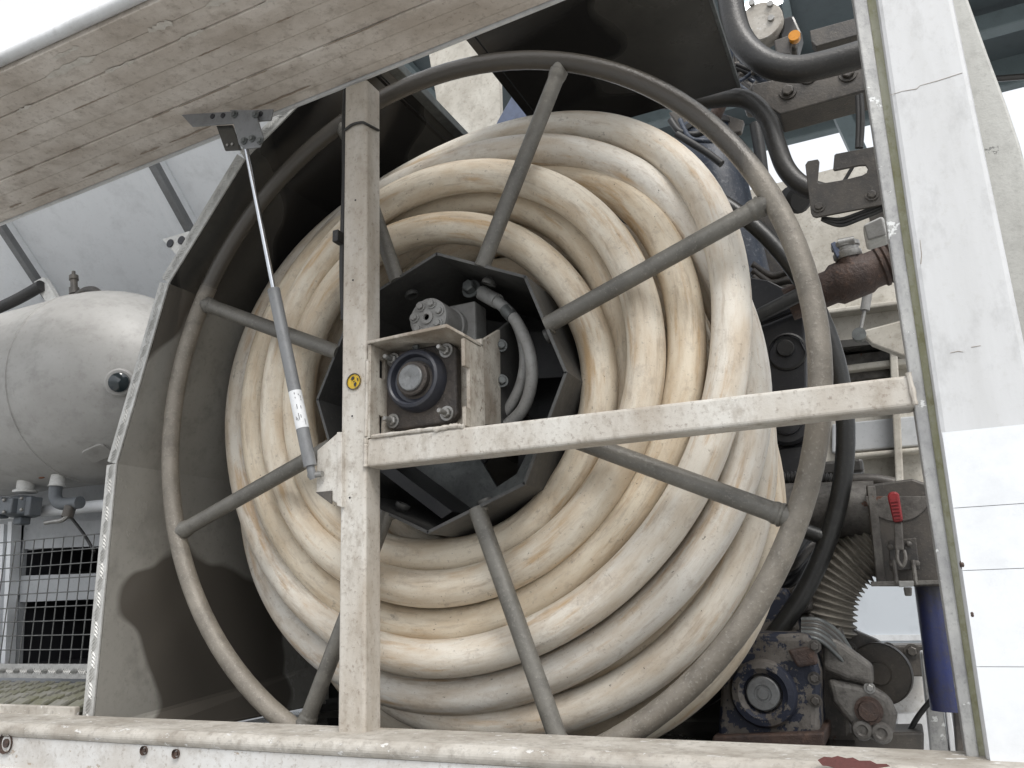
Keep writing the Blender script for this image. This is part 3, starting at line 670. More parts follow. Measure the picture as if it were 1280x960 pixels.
# ================================================================== SUPPORT FRAME (post, bar, bearing tray)
sf = thing('support_frame', 'cream painted square-tube frame carrying the reel bearing', 'frame', (-.09, -.08, -.52))
FY = -.10; FD = .042
tL, tR = P(431, 108, FY), P(454.5, 108, FY); bL, bR = P(421.5, 925, FY), P(456, 925, FY)
tw = .048
def quadpost(pts_t, pts_b): return MB().hexa([pts_b[0], pts_t[0], pts_b[0] + V((0, FD, 0)), pts_t[0] + V((0, FD, 0)), pts_b[1], pts_t[1], pts_b[1] + V((0, FD, 0)), pts_t[1] + V((0, FD, 0))])
tR = tL + V((tw, 0, 0)); bR = bL + V((tw, 0, 0))
quadpost((tL, tR), (bL, bR)).build('post', MT['cream'], sf, .0045, seg=3)
def post_r(z): t = (z - bR.z) / (tR.z - bR.z); return bR.x + (tR.x - bR.x) * t
zt_, zb_ = -.094, -.139
x0 = post_r(-.11) + .0005
MB().hexa([V(p) for p in ((x0, FY, zb_), (x0, FY, zt_), (x0, FY + FD, zb_), (x0, FY + FD, zt_), (.7015, FY, zb_ - .003), (.7015, FY, zt_ - .010), (.7015, FY + FD, zb_ - .003), (.7015, FY + FD, zt_ - .010))]).build('cross_bar', MT['cream'], sf, .0045, seg=3)
def weld(pts, r, nm='weld_bead', m='cream'):
    path = spline(pts, 10); rr = [r * random.uniform(.75, 1.25) for _ in path]
    MB().tube(path, rr, 8).build(nm, MT[m], sf)
weld([(x0, FY - .001, zt_), (x0, FY - .001, -.115), (x0, FY - .001, zb_)], .0035)
weld([(x0 - .001, FY, zt_ + .001), (x0 + .001, FY + .02, zt_ + .001), (x0, FY + FD, zt_ + .001)], .0035)
weld([(x0 + .0, FY + .001, .035), (x0 + .001, FY - .001, 0), (x0 + .0, FY, -.045), (x0, FY - .001, -.09)], .003)
# weld where the bar meets the pillar
weld([(.70, FY - .001, zt_ - .008), (.702, FY - .002, zb_ - .002)], .003)
# bearing tray
bt_y = -.036
A_ = P(461, 431, FY); B_ = P(560, 409, FY); C_ = P(578, 421, FY)
zl = A_.z
xL_ = x0 + .001; xR_ = C_.x
BP = MB()
BP.box(((xL_ + xR_) / 2, bt_y + .003, (zt_ + A_.z) / 2), (xR_ - xL_, .006, A_.z - zt_)).build('tray_back', MT['cream_dirty'], sf)
# left wall with two slots (built as frame pieces round the slots)
zc = [(zt_ + .0005), zt_ + .012, zt_ + .042, A_.z - .05, A_.z - .018, A_.z]
def wallpiece(za, zb2, ya, yb): MB().box((xL_ + .003, (ya + yb) / 2, (za + zb2) / 2), (.006, yb - ya, zb2 - za)).build('tray_side', MT['cream_dirty'], sf)
wallpiece(zc[0], zc[1], FY, bt_y); wallpiece(zc[2], zc[3], FY, bt_y); wallpiece(zc[4], zc[5], FY, bt_y)
for a, c in ((zc[1], zc[2]), (zc[3], zc[4])):
    wallpiece(a, c, FY, FY + .024); wallpiece(a, c, FY + .040, bt_y)
    pass
# top flange with a cut corner
MB().prism([(xL_, FY - .004, A_.z + .0005), (B_.x, FY - .004, B_.z), (C_.x, FY + .006, C_.z + .002), (C_.x, bt_y + .006, C_.z + .002), (xL_, bt_y + .006, A_.z + .0005)], (0, 0, .005)).build('tray_top', MT['cream_dirty'], sf, .001)
MB().box((xR_ - .003, (FY + .022 + bt_y) / 2, (C_.z + zt_) / 2), (.006, bt_y - FY - .022, C_.z - zt_ - .001)).build('tray_side', MT['cream_dirty'], sf)
MB().box((xR_ - .003, FY + .014, C_.z - .022), (.006, .0155, .044)).build('tray_lip', MT['cream_dirty'], sf, .001)
MB().box((xR_ - .003, FY + .014, zt_ + .016), (.006, .0155, .03)).build('tray_lip', MT['cream_dirty'], sf, .001)
weld([(xL_ + .01, FY - .001, zt_ + .002), (.02, FY, zt_ + .002), (xR_ - .01, FY, zt_ + .001)], .003)
weld([(xR_ - .05, FY - .001, zt_ - .001), (xR_ - .02, FY + .001, zt_ + .002), (xR_, FY + .001, zt_ - .001)], .0035)
# strut foot bracket on the post
fb = [P(396, 563, -.105), P(424, 539, -.105), P(426, 632, -.105), P(395, 616, -.105)]
ft = MB().prism(fb, (0, .005, 0)).build('strut_foot', MT['cream'], sf, .002)
MB().prism([P(396, 615, -.105), P(416, 613, -.105), P(416, 630, -.105)], (0, -.004, -.001)).build('foot_gusset', MT['castdark'], ft, .001)
MB().prism([P(421, 540, -.108), P(427, 540, -.108), P(427, 634, -.108), P(421, 632, -.108)], (0, .02, 0)).build('foot_flange', MT['cream'], ft, .001)
# pin holes in the post face
for q in ((440, 520), (437, 622), (441, 350), (444, 250)): MB().lathe([(0, 0), (.0016, 0), (.0016, .001)], P(*q, FY - .0008), (0, 1, 0), 8).build('pin_hole', MT['ink'], sf)

# sticker on post
sk = thing('round_sticker', 'round yellow sticker with black symbols on the post', 'sticker', P(443, 477, FY - .001))
c = P(442.5, 477, FY - .0012); rs = .0138
MB().lathe([(0, 0), (rs, 0), (rs, .001)], c, (0, -1, 0), 36, False).build('disc', MT['yellow'], sk)
MB().lathe([(rs * .88, .0011), (rs, .0011), (rs, .0014), (rs * .88, .0014), (rs * .88, .0011)], c, (0, -1, 0), 36, False).build('black_ring', MT['ink'], sk)
def sym(pts, nm): MB().prism([c + V((x * rs, -.0012, z * rs)) for x, z in pts], (0, -.0004, 0)).build(nm, MT['ink'], sk)
sym([(-.42, .28), (-.2, .60), (.02, .62), (.12, .42), (.0, .40), (.05, .2), (-.15, .3), (-.2, .14)], 'symbol')
sym([(.12, -.18), (.38, -.12), (.42, -.34), (.30, -.48), (.36, -.66), (.16, -.60), (.02, -.40)], 'symbol')
sym([(-.12, -.04), (.24, .08), (.26, .02), (-.10, -.10)], 'symbol')
sym([(.40, .42), (.62, .30), (.66, .0), (.54, -.02), (.50, .24)], 'symbol')

# black cable down the left of the post with tie
cb = thing('post_cable', 'black cable with tie running down the upper post', 'cable', P(428, 300, -.07))
ptube([(434, 95, -.075), (431, 150, -.075), (431, 220, -.072), (429, 290, -.075), (428, 340, -.07), (430, 400, -.06)], .0055).build('cable', MT['black'], cb)
MB().tube(spline([P(431, 163, FY - .003), P(440, 156, FY - .0035), P(452, 153, FY - .0035), P(458, 155, FY - .002), P(473, 163, FY + .03)], 6), .0025, 8).build('tie', MT['black'], cb)
MB().box(P(423, 297, -.085), (.012, .02, .022)).build('clip', MT['black'], cb, .002)

# ================================================================== BEARING
br_ = thing('flange_bearing', 'greasy black square flange bearing in the cream tray', 'bearing', (0, -.06, -.06))
h = .066
MB().prism([(x + .003, bt_y - .018, z - .009) for x, z in ((-h + .012, -h), (h - .012, -h), (h, -h + .012), (h, h - .012), (h - .012, h), (-h + .012, h), (-h, h - .012), (-h, -h + .012))], (0, .017, 0)).build('flange', MT['grease'], br_, .004, seg=3)
MB().lathe([(.052, 0), (.051, .014), (.047, .024), (.043, .026), (.040, .024), (.037, .014), (.030, .012)], (0, bt_y - .016, 0), (0, -1, 0), 48).build('housing_ring', MT['blue_black'], br_)
MB().lathe([(.033, 0), (.033, .010), (.028, .012), (.028, .022), (.026, .024), (.021, .024)], (0, bt_y - .018, 0), (0, -1, 0), 40).build('collar', MT['grease'], br_)
MB().lathe([(.0215, 0), (.0215, .027), (.020, .0285), (.002, .0285), (0, .027)], (0, bt_y - .018, 0), (0, -1, 0), 36).build('shaft_end', MT['steel'], br_)
for x, z in ((-.048, .043), (.052, .043), (-.048, -.060), (.052, -.060)):
    b = MB(); b.hexbolt((x, bt_y - .02, z), (0, -1, 0), .008, .008, .016); b.build('stud', MT['zinc'], br_)
MB().hexbolt((.0, bt_y - .022, .049), (0, -.6, .8), .006, .012).build('grease_nipple', MT['galv'], br_)

# ================================================================== REEL
rl = thing('hose_reel', 'grey tubular hose reel with eight spokes and octagonal drum', 'reel', (0, .2, -.62))
PH = R_(64.83)
def ring(r, y, n=120): return [V((r * math.cos(2 * math.pi * k / n), y, r * math.sin(2 * math.pi * k / n))) for k in range(n)]
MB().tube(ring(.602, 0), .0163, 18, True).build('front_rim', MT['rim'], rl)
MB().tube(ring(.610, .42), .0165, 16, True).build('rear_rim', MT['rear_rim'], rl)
RH = .240; VP_ = R_(-2.5)
for k in range(8):
    th = PH + k * math.pi / 4; d = V((math.cos(th), 0, math.sin(th)))
    ri = RH * math.cos(math.pi / 8) - .004
    sp_ = MB().tube([d * ri + V((0, -.004, 0)), d * .598], .0138, 16).build('spoke', MT['spoke'], rl)
    # weld collars
    MB().tube([d * (.566 + .003 * q) for q in range(7)], [.0138] + [.0148 + .0004 * q + random.uniform(-.0009, .0012) for q in range(6)], 14).build('weld_collar', MT['spoke'], sp_)
    MB().lathe([(.0138, 0), (.016, .002), (.016, .007), (.0138, .009)], d * ri, d, 16).build('inner_weld', MT['spoke'], sp_)
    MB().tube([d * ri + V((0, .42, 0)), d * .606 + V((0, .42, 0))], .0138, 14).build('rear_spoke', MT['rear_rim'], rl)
    # drum plate
    a0, a1 = VP_ + k * math.pi / 4, VP_ + (k + 1) * math.pi / 4
    p0 = V((RH * math.cos(a0), 0, RH * math.sin(a0))); p1 = V((RH * math.cos(a1), 0, RH * math.sin(a1)))
    nn = (-(p0 + p1)).normalized()
    y0_ = -.012
    MB().prism([p0 + V((0, y0_, 0)), p1 + V((0, y0_, 0)), p1 + V((0, .425, 0)), p0 + V((0, .425, 0))], nn * .005).build('drum_plate', MT['drum'], rl)
    cth = (a0 + a1) / 2
    MB().lathe([(.006, 0), (.010, .002), (.013, .006), (.013, .012), (.009, .012), (.009, .004)], V((math.cos(th), 0, math.sin(th))) * (ri - .005) + V((0, .035, 0)), -d, 14).build('drum_bolt', MT['drum'], rl)
# drum interior: rear disc with windows, and a torn dark liner plate
for k in range(8):
    a0, a1 = VP_ + k * math.pi / 4, VP_ + (k + 1) * math.pi / 4
    if k in (2, 5): continue
    r0, r1 = .03, .236
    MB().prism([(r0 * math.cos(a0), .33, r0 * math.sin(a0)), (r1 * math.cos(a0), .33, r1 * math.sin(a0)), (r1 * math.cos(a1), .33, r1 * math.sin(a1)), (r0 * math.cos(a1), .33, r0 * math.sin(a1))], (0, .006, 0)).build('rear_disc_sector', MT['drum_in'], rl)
MB().tube([(0, -.04, 0), (0, .40, 0)], .022, 24).build('axle', MT['castdark'], rl)
wp = [(-.215, .06), (-.14, .10), (-.09, .185), (-.05, .205), (.05, .17), (.06, .155), (.14, .14), (.16, .05), (.05, .06), (-.1, .02)]
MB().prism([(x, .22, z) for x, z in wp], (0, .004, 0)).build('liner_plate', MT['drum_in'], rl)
# lower disc with curved cut-outs
lp = []
for k in range(13): a = R_(200 + k * 11.5); lp.append((.205 * math.cos(a), .16, .205 * math.sin(a)))
lp += [(.16, .16, -.06), (.10, .16, -.08), (.07, .16, -.13), (.03, .16, -.15), (0, .16, -.10), (-.03, .16, -.07), (-.09, .16, -.06)]
MB().prism(lp, (0, .006, 0)).build('drive_plate', MT['galv'], rl)
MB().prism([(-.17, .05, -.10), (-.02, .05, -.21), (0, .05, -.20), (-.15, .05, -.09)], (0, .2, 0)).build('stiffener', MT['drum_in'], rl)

# hydraulic motor and its bracket
mo = thing('hydraulic_motor', 'grey round hydraulic motor with bolted end plate inside the drum', 'motor', P(540, 400, .03))
mc = P(534, 397, .0)
b = MB(); b.lathe([(0, 0), (.033, 0), (.036, .003), (.036, .06), (.039, .062), (.039, .075)], mc, (0, 1, 0), 36); b.build('body', MT['motor'], mo)
MB().box(mc + V((.012, .098, .006)), (.085, .046, .08)).build('port_block', MT['motor'], mo, .004)
for k in range(7):
    a = 2 * math.pi * k / 7 + .3
    MB().hexbolt(mc + V((.0255 * math.cos(a), -.001, .0255 * math.sin(a))), (0, -1, 0), .0062, .006).build('bolt', MT['motor'], mo)
MB().lathe([(.012, 0), (.012, .003), (.009, .004), (.006, .004), (.005, .0), (0, 0)], mc, (0, -1, 0), 18).build('centre_plug', MT['motor'], mo)
mb_ = thing('motor_bracket', 'folded cream steel bracket with two bolts beside the bearing', 'bracket', P(600, 530, .02))
zt2, zb2 = P(585, 427, -.02).z, P(585, 532, -.02).z
xa = P(572, 480, -.02).x; xb = P(594, 480, -.01).x
MB().prism([P(590, 427, -.03), P(598, 428, -.03), P(600, 530, -.03), P(592, 523, -.03)], (0, .006, 0)).build('front_web', MT['cream_dirty'], mb_, .001)
w1 = [P(594, 428, -.022), P(597, 530, -.022)]; w2 = [P(621, 412, .05), P(622, 533, .05)]
MB().prism([w1[0], w2[0], w2[1], w1[1]], (.005, .003, 0)).build('angled_web', MT['cream_dirty'], mb_, .001)
w3 = [P(646, 392, .12), P(650, 530, .12)]
MB().prism([w2[0], w3[0], w3[1], w2[1]], (.005, .003, 0)).build('side_web', MT['drum'], mb_, .001)
for q in ((626, 432), (627, 476)): MB().hexbolt(P(*q, .052), (.6, -.8, 0), .0075, .008).build('bolt', MT['galv'], mb_)
hh = thing('hydraulic_hoses', 'pair of grey hydraulic hoses looping inside the drum', 'hose', P(640, 530, .05))
ptube([(600, 366, .08), (616, 374, .07), (634, 388, .06), (650, 410, .05), (663, 445, .045), (664, 480, .05), (653, 512, .06), (630, 535, .07)], .0105, 8, 14).build('hose', MT['motor'], hh)
ptube([(610, 372, .10), (632, 386, .09), (648, 410, .08), (656, 445, .07), (651, 480, .07), (636, 510, .075), (618, 530, .08)], .0095, 8, 14).build('hose', MT['motor'], hh)
MB().tube([P(602, 366, .08), P(622, 377, .067)], .0135, 14).build('ferrule', MT['motor'], hh)
MB().tube([P(632, 387, .061), P(641, 397, .055)], .0115, 14).build('sleeve', MT['galv'], hh)
MB().hexbolt(P(589, 361, .07), (0, -1, .2), .012, .016).build('banjo_bolt', MT['galv'], hh)
MB().tube([P(589, 361, .075), P(602, 366, .08)], .010, 12).build('banjo', MT['galv'], hh)

# ================================================================== HOSE
HO = thing('delivery_hose', 'thick cream rubber hose coiled many times around the reel drum', 'hose', (0, .15, -.57))
HR = .0303
def seam(out):
    # start the closed loop where the cream post stands in front of it
    def cost(q):
        l = M.transposed() @ (q - O); return abs(640 - F * l.x / l.z - 448) + (1e4 if q.z > 0 else 0)
    k = min(range(len(out)), key=lambda i: cost(out[i])); return out[k:] + out[:k]
def turn(pts, yf, warm, grey, idx, r=HR, wob=.0012):
    """closed turn traced as (px,py) -> polar about the axle, yf(theta) gives the depth of that stretch"""
    pol = []
    for (x, y) in pts:
        Y = .1
        for _ in range(6):
            q = P(x, y, Y); th = math.atan2(q.z, q.x); Y = yf(th)
        q = P(x, y, Y); pol.append((math.atan2(q.z, q.x), math.hypot(q.x, q.z)))
    pol.sort()
    n = 160; out = []
    # smooth periodic interpolation (gaussian-weighted local linear fit)
    for k in range(n):
        th = -math.pi + 2 * math.pi * k / n
        sw = sx1 = sy = sxx = sxy = 0
        h_ = .27
        while True:
            sw = sx1 = sy = sxx = sxy = 0
            for (t, rr) in pol:
                d = (t - th + math.pi) % (2 * math.pi) - math.pi
                ww = math.exp(-.5 * (d / h_) ** 2)
                sw += ww; sx1 += ww * d; sy += ww * rr; sxx += ww * d * d; sxy += ww * d * rr
            if sw > .9 or h_ > 1.2: break
            h_ *= 1.3
        den = sw * sxx - sx1 * sx1 + 1e-4 * sw
        a = (sy * (sxx + 1e-4) - sx1 * sxy) / den
        a += wob * math.sin(3 * th + idx * 1.7) * .5 + wob * math.sin(5 * th + idx) * .4
        out.append(V((a * math.cos(th), yf(th), a * math.sin(th))))
    out = seam(out)
    MB().tube(out, r, 28, True).build('coil', hose_mat(idx, warm, grey), HO)
    return out
def depth(right, top, left, bottom):
    def f(th):
        c, s = math.cos(th), math.sin(th)
        wr, wl, wt, wb = max(c, 0) ** 2, max(-c, 0) ** 2, max(s, 0) ** 2, max(-s, 0) ** 2
        return right * wr + left * wl + top * wt + bottom * wb
    return f
turn([(478, 302), (547, 288), (600, 288), (642, 303), (683, 332), (721, 382), (746, 445), (748, 500), (735, 560), (712, 600), (655, 662), (560, 693), (490, 690), (423, 655), (398, 610), (378, 555), (374, 508), (382, 440), (425, 350)],
     depth(.075, .07, .056, .088), .75, .0, 1)
turn([(478, 255), (547, 227), (600, 221), (642, 222), (725, 257), (779, 320), (804, 391), (806, 453), (797, 520), (757, 600), (690, 680), (620, 718), (560, 735), (490, 730), (423, 697), (374, 640), (349, 560), (346, 508), (356, 430), (385, 360), (425, 303)],
     depth(.056, .058, .062, .056), .6, 0, 2)
turn([(547, 262), (642, 253), (704, 287), (746, 337), (773, 403), (780, 453), (735, 610), (560, 715), (430, 690), (385, 600), (370, 508), (400, 390), (470, 300)],
     depth(.118, .122, .115, .118), .9, 0, 3)
turn([(478, 252), (600, 226), (680, 218), (721, 222), (754, 230), (792, 253), (825, 299), (850, 353), (857, 432), (857, 453), (848, 520), (812, 600), (740, 690), (650, 758), (560, 780), (490, 775), (423, 738), (344, 640), (322, 560), (321, 508), (334, 430), (370, 350), (425, 288)],
     depth(.080, .165, .105, .090), .9, 0, 4)
turn([(478, 250), (545, 210), (600, 182), (680, 160), (725, 154), (787, 163), (850, 199), (887, 253), (904, 307), (910, 370), (908, 453), (897, 520), (867, 600), (800, 690), (700, 775), (620, 812), (560, 823), (490, 817), (423, 776), (352, 710), (314, 640), (300, 570), (300, 508), (314, 430), (355, 345), (425, 280)],
     depth(.060, .19, .15, .060), .2, .12, 5)
turn([(520, 232), (560, 212), (620, 195), (683, 188), (767, 198), (817, 230), (850, 272), (880, 330), (920, 400), (941, 453), (944, 520), (927, 600), (860, 705), (760, 795), (650, 855), (560, 868), (490, 862), (423, 822), (350, 755), (318, 680), (318, 560), (325, 480), (345, 400), (400, 310)],
     depth(.125, .122, .21, .100), .0, .22, 6)
turn([(560, 903), (640, 900), (700, 890), (770, 868), (822, 836), (888, 772), (922, 718), (941, 650), (947, 590), (938, 500), (912, 420), (860, 320), (760, 235), (640, 225), (520, 262), (420, 350), (375, 450), (360, 560), (375, 700), (430, 800), (490, 872)],
     depth(.20, .24, .27, .125), .55, .3, 7)
turn([(962, 694), (939, 774), (890, 844), (838, 893), (755, 925), (640, 930), (520, 915), (430, 850), (380, 720), (375, 560), (420, 400), (560, 290), (700, 275), (810, 335), (880, 430), (932, 520), (958, 610)],
     depth(.27, .30, .33, .26), .8, .1, 8)
turn([(905, 700), (860, 760), (780, 825), (680, 862), (560, 872), (470, 840), (420, 760), (395, 640), (410, 500), (470, 380), (580, 310), (700, 300), (800, 360), (870, 450), (905, 550), (918, 630)],
     depth(.185, .30, .33, .175), 1.0, .1, 9)
# inner turns that only show between the others
ii = 10
for yv, rads in ((.185, (.275, .335, .395)), (.25, (.275, .335, .395)), (.315, (.275, .335, .40)), (.38, (.275, .335))):
    for rv_ in rads:
        pts = []
        off = V((random.uniform(-.006, .006), 0, random.uniform(-.008, .004)))
        n = 110
        for k in range(n):
            th = 2 * math.pi * k / n
            pts.append(V((rv_ * math.cos(th), yv + .006 * math.sin(2 * th + ii), rv_ * math.sin(th))) + off)
        MB().tube(seam(pts), HR, 18, True).build('coil', hose_mat(ii, .8, .1), HO); ii += 1
ii2 = ii

# ================================================================== RIGHT-HAND MACHINERY
tag(MB().tube(spline([P(908, -60, .40), P(913, 0, .40), P(924, 45, .40), P(950, 74, .40), P(985, 86, .40), P(1025, 82, .40), P(1110, 58, .40), P(1190, 35, .40)], 8), .027, 20).build('bent_pipe', MT['pipe_dark']), 'thick dark pipe bending round beneath the canopy above the hook plate', 'pipe')
bm = thing('cross_member', 'dark brown steel cross member under the bent pipe', 'beam', P(1030, 130, .5))
MB().prism([P(940, 105, .48), P(1100, 72, .48), P(1100, 108, .48), P(975, 143, .48), P(940, 120, .48)], (0, .08, 0)).build('web', MT['castdark'], bm, .003)
for q in ((985, 114), (1010, 95), (1060, 92)): MB().hexbolt(P(*q, .478), (0, -1, 0), .012, .008).build('bolt', MT['castdark'], bm)
MB().prism([P(1012, 38, .55), P(1085, 18, .55), P(1085, 40, .55), P(1020, 58, .55), P(1014, 52, .55)], (0, .03, 0)).build('upper_tab', MT['castdark'], bm, .002)
ul = thing('work_lamp', 'dark work lamp housing with amber lens and cream round cover', 'lamp', P(960, 40, .7))
MB().lathe([(0, 0), (.052, 0), (.055, -.004), (.055, -.03), (.05, -.05), (0, -.05)], P(950, 26, .70), (0, -1, 0), 28).build('round_cover', MT['sill_top'], ul)
for q in ((940, 5), (963, 6), (964, 24), (938, 42)): MB().lathe([(0, 0), (.008, 0), (.008, .008), (0, .008)], P(*q, .70), (0, -1, 0), 8).build('screw', MT['zinc'], ul)
MB().prism([P(972, 24, .72), P(992, 18, .72), P(1002, 40, .72), P(996, 62, .72), P(976, 62, .72)], (0, .05, 0)).build('lamp_body', MT['dark_panel'], ul, .006)
MB().prism([P(967, 50, .70), P(990, 42, .70), P(988, 68, .70), P(970, 68, .70)], (0, .02, 0)).build('lamp_shield', MT['castdark'], ul, .004)
MB().lathe([(0, 0), (.012, 0), (.014, .006), (.014, .02), (0, .02)], P(994, 50, .705), (0, -1, 0), 14).build('amber_lens', MT['orange'], ul)
tag(MB().tube(spline([P(760, 122, .46), P(860, 126, .46), P(915, 122, .46), P(940, 128, .46), P(960, 150, .46), P(971, 182, .46), P(982, 210, .46), P(1000, 230, .46), P(1025, 240, .46), P(1060, 246, .47)], 8), .0195, 18).build('s_bend_pipe', MT['pipe_dark']), 'grey-brown S-bent pipe curving down to the hook plate', 'pipe')
# clutter of hoses at the end of the housing roof
cl = thing('wiring_bundle', 'tangle of dark wires and small hoses beside the housing roof edge', 'wires', P(930, 110, .6))
for k in range(14):
    a = (random.uniform(905, 930), random.uniform(40, 110)); e_ = (random.uniform(935, 985), random.uniform(70, 130)); m_ = ((a[0] + e_[0]) / 2 + random.uniform(-12, 12), (a[1] + e_[1]) / 2 + random.uniform(-5, 18))
    Yv = random.uniform(.56, .72)
    ptube([(*a, Yv), (*m_, Yv + .02), (*e_, Yv)], random.choice((.005, .007, .009))).build('wire', random.choice((MT['black'], MT['castdark'], MT['cast'], MT['navy'])), cl)
MB().prism([P(900, 20, .78), P(925, 10, .78), P(975, 80, .78), P(985, 135, .78), P(930, 135, .78)], (0, .05, 0)).build('mount_plate', MT['castdark'], cl, .004)
# navy cylinder
nc = thing('navy_cylinder', 'large paint-flecked navy cylinder behind the upper right rim', 'cylinder', P(905, 300, .8))
a, c = P(880, 162, .78), P(925, 360, .78); d = (c - a).normalized(); Ln = (c - a).length
MB().lathe([(0, 0), (.072, 0), (.076, .006), (.076, Ln), (0, Ln)], a, d, 36).build('barrel', MT['navy'], nc)
MB().lathe([(.078, .012), (.081, .014), (.081, .028), (.078, .03)], a, d, 36).build('clamp_band', MT['black'], nc)
ptube([(838, 150, .64), (850, 165, .64), (870, 168, .66), (890, 160, .66)], .008).build('loop_hose', MT['black'], nc)
ptube([(846, 168, .62), (866, 180, .62), (885, 192, .62), (902, 205, .62)], .009).build('loop_hose', MT['black'], nc)
ptube([(850, 150, .66), (862, 172, .63), (880, 176, .63), (900, 176, .66)], .006).build('loop_hose', MT['navy'], nc)
ptube([(944, 155, .7), (950, 190, .7), (954, 220, .7), (962, 250, .7)], .014).build('side_hose', MT['black'], nc)
MB().prism([P(835, 140, .74), P(870, 135, .74), P(900, 140, .74), P(930, 150, .74), P(926, 165, .74), P(860, 175, .74)], (0, .02, 0)).build('top_flange', MT['castdark'], nc, .004)
MB().lathe([(0, 0), (.016, 0), (.016, .04), (.012, .045), (0, .045)], P(893, 147, .70), (.5, -.3, .6), 14).build('end_fitting', MT['rust'], nc)
MB().lathe([(0, 0), (.026, 0), (.03, .01), (.03, .05), (.022, .06), (0, .06)], P(988, 248, .66), (.35, -.7, -.5), 18).build('drain_cap', MT['black'], nc)
# hook plate
hk = thing('hook_plate', 'dark steel hook plate with notch bolted beside the pillar', 'bracket', P(1050, 270, .12))
def z6(x, y): return (780 + x / 2.526, y / 2.526)
ho = [z6(*q) for q in ((572, 520), (580, 508), (612, 502), (617, 510), (611, 574), (617, 580), (700, 566), (752, 553), (766, 545), (770, 532), (762, 521), (742, 522), (664, 538), (660, 533), (664, 490), (668, 485), (800, 460), (850, 640), (606, 686), (596, 682), (590, 672))]
hb = MB().prism([P(x, y, .12) for x, y in ho], (0, .005, 0)).build('plate', MT['castdark'], hk, .001)
for q in ((615, 652), (783, 615)): MB().hexbolt(P(*z6(*q), .119), (0, -1, 0), .0065, .004).build('bolt', MT['castdark'], hk)
for off in (0, 4, 8): ptube([(1027, 272 + off * .3, .135), (1050, 274 + off, .135), (1075, 266 + off, .13), (1110, 252 + off, .13)], .0028).build('wire', MT['black'], hk)
ptube([(1040, 250, .16), (1056, 225, .17), (1068, 205, .17)], .003).build('wire', MT['black'], hk)
ptube([(1072, 120, .2), (1073, 150, .2), (1072, 185, .2)], .004).build('wire', MT['black'], hk)
ptube([(1076, 118, .2), (1078, 150, .2), (1076, 185, .2)], .004).build('wire', MT['black'], hk)
jb = thing('junction_box', 'small pale square junction box above the rusty pipe', 'box', P(1092, 300, .2))
MB().prism([P(1078, 280, .2), P(1104, 268, .2), P(1112, 296, .2), P(1083, 305, .2)], (0, .035, 0)).build('case', MT['white_plastic'], jb, .006, seg=3)
MB().prism([P(1080, 283, .199), P(1102, 273, .199), P(1108, 294, .199), P(1085, 301, .199)], (0, -.004, 0)).build('lid', MT['motor'], jb, .002)
MB().prism([P(1086, 268, .21), P(1104, 262, .21), P(1106, 270, .21), P(1088, 277, .21)], (0, .02, 0)).build('clip', MT['castdark'], jb)
# rusty pipe with coupling
rp_ = thing('rusty_pipe', 'thick rusty pipe with a clamped side branch', 'pipe', P(1070, 350, .46))
a, c = P(985, 381, .47), P(1150, 313, .47); d = (c - a).normalized(); Ln = (c - a).length
b = MB(); b.lathe([(0, 0), (.034, 0), (.034, Ln * .34), (.041, Ln * .38), (.041, Ln * .60), (.036, Ln * .64), (.036, Ln), (0, Ln)], a, d, 28); b.build('barrel', MT['rust'], rp_)
for k in range(5):
    MB().lathe([(.036, 0), (.040, .003), (.040, .008), (.036, .011)], a + d * (Ln * (.70 + .045 * k)), d, 26).build('thread_ridge', MT['rust'], rp_)
a2, c2 = P(1064, 338, .455), P(1057, 309, .45); d2 = (c2 - a2).normalized()
MB().lathe([(.022, 0), (.020, .03), (0, .03)], a2, d2, 20).build('branch', MT['rust'], rp_)
MB().lathe([(0, .024), (.023, .024), (.026, .028), (.026, .036), (.023, .038), (.023, .044), (.026, .046), (.026, .054), (.020, .058), (0, .058)], a2, d2, 24).build('hose_clamp', MT['zinc'], rp_)
MB().prism([P(1038, 304, .43), P(1044, 301, .43), P(1052, 318, .43), P(1046, 322, .43)], (0, .02, 0)).build('cam_lever', MT['blue_pale'], rp_, .002)
MB().tube([P(1048, 304, .43), P(1068, 300, .43)], .008, 10).build('clamp_bolt', MT['zinc'], rp_)
# black pivot machine behind the rim
pm = thing('pivot_casting', 'black machine casting with round pivot bosses behind the reel rim', 'machine part', P(970, 600, .6))
MB().prism([P(930, 345, .60), P(960, 350, .60), P(985, 362, .60), P(998, 378, .60), P(1000, 386, .60), P(930, 412, .60)], (0, .02, 0)).build('upper_cheek', MT['mach'], pm, .003)
MB().prism([P(915, 270, .92), P(985, 262, .92), P(1004, 330, .92), P(1004, 420, .92), P(915, 420, .92)], (0, .05, 0)).build('rear_cover', MT['castdark'], pm, .006)
MB().bar(P(925, 408, .55), P(1012, 370, .55), .02, .022, (0, 0, 1)).build('link_bar', MT['mach'], pm, .003)
MB().prism([P(930, 415, .58), P(1005, 385, .58), P(1015, 560, .58), P(935, 570, .58)], (0, .12, 0)).build('block', MT['mach'], pm, .006)
MB().prism([P(960, 505, .56), P(960, 440, .56), P(968, 424, .56), P(984, 417, .56), P(1000, 424, .56), P(1008, 440, .56), P(1008, 505, .56)], (0, .03, 0)).build('ear', MT['mach'], pm, .004)
MB().lathe([(.018, 0), (.018, .006), (.016, .008), (0, .008)], P(982, 436, .56), (0, -1, 0), 20).build('pivot_bolt', MT['black'], pm)
MB().lathe([(.040, 0), (.040, .005), (.036, .007), (.036, 0)], P(984, 440, .56), (0, -1, 0), 30).build('boss_ring', MT['black'], pm)
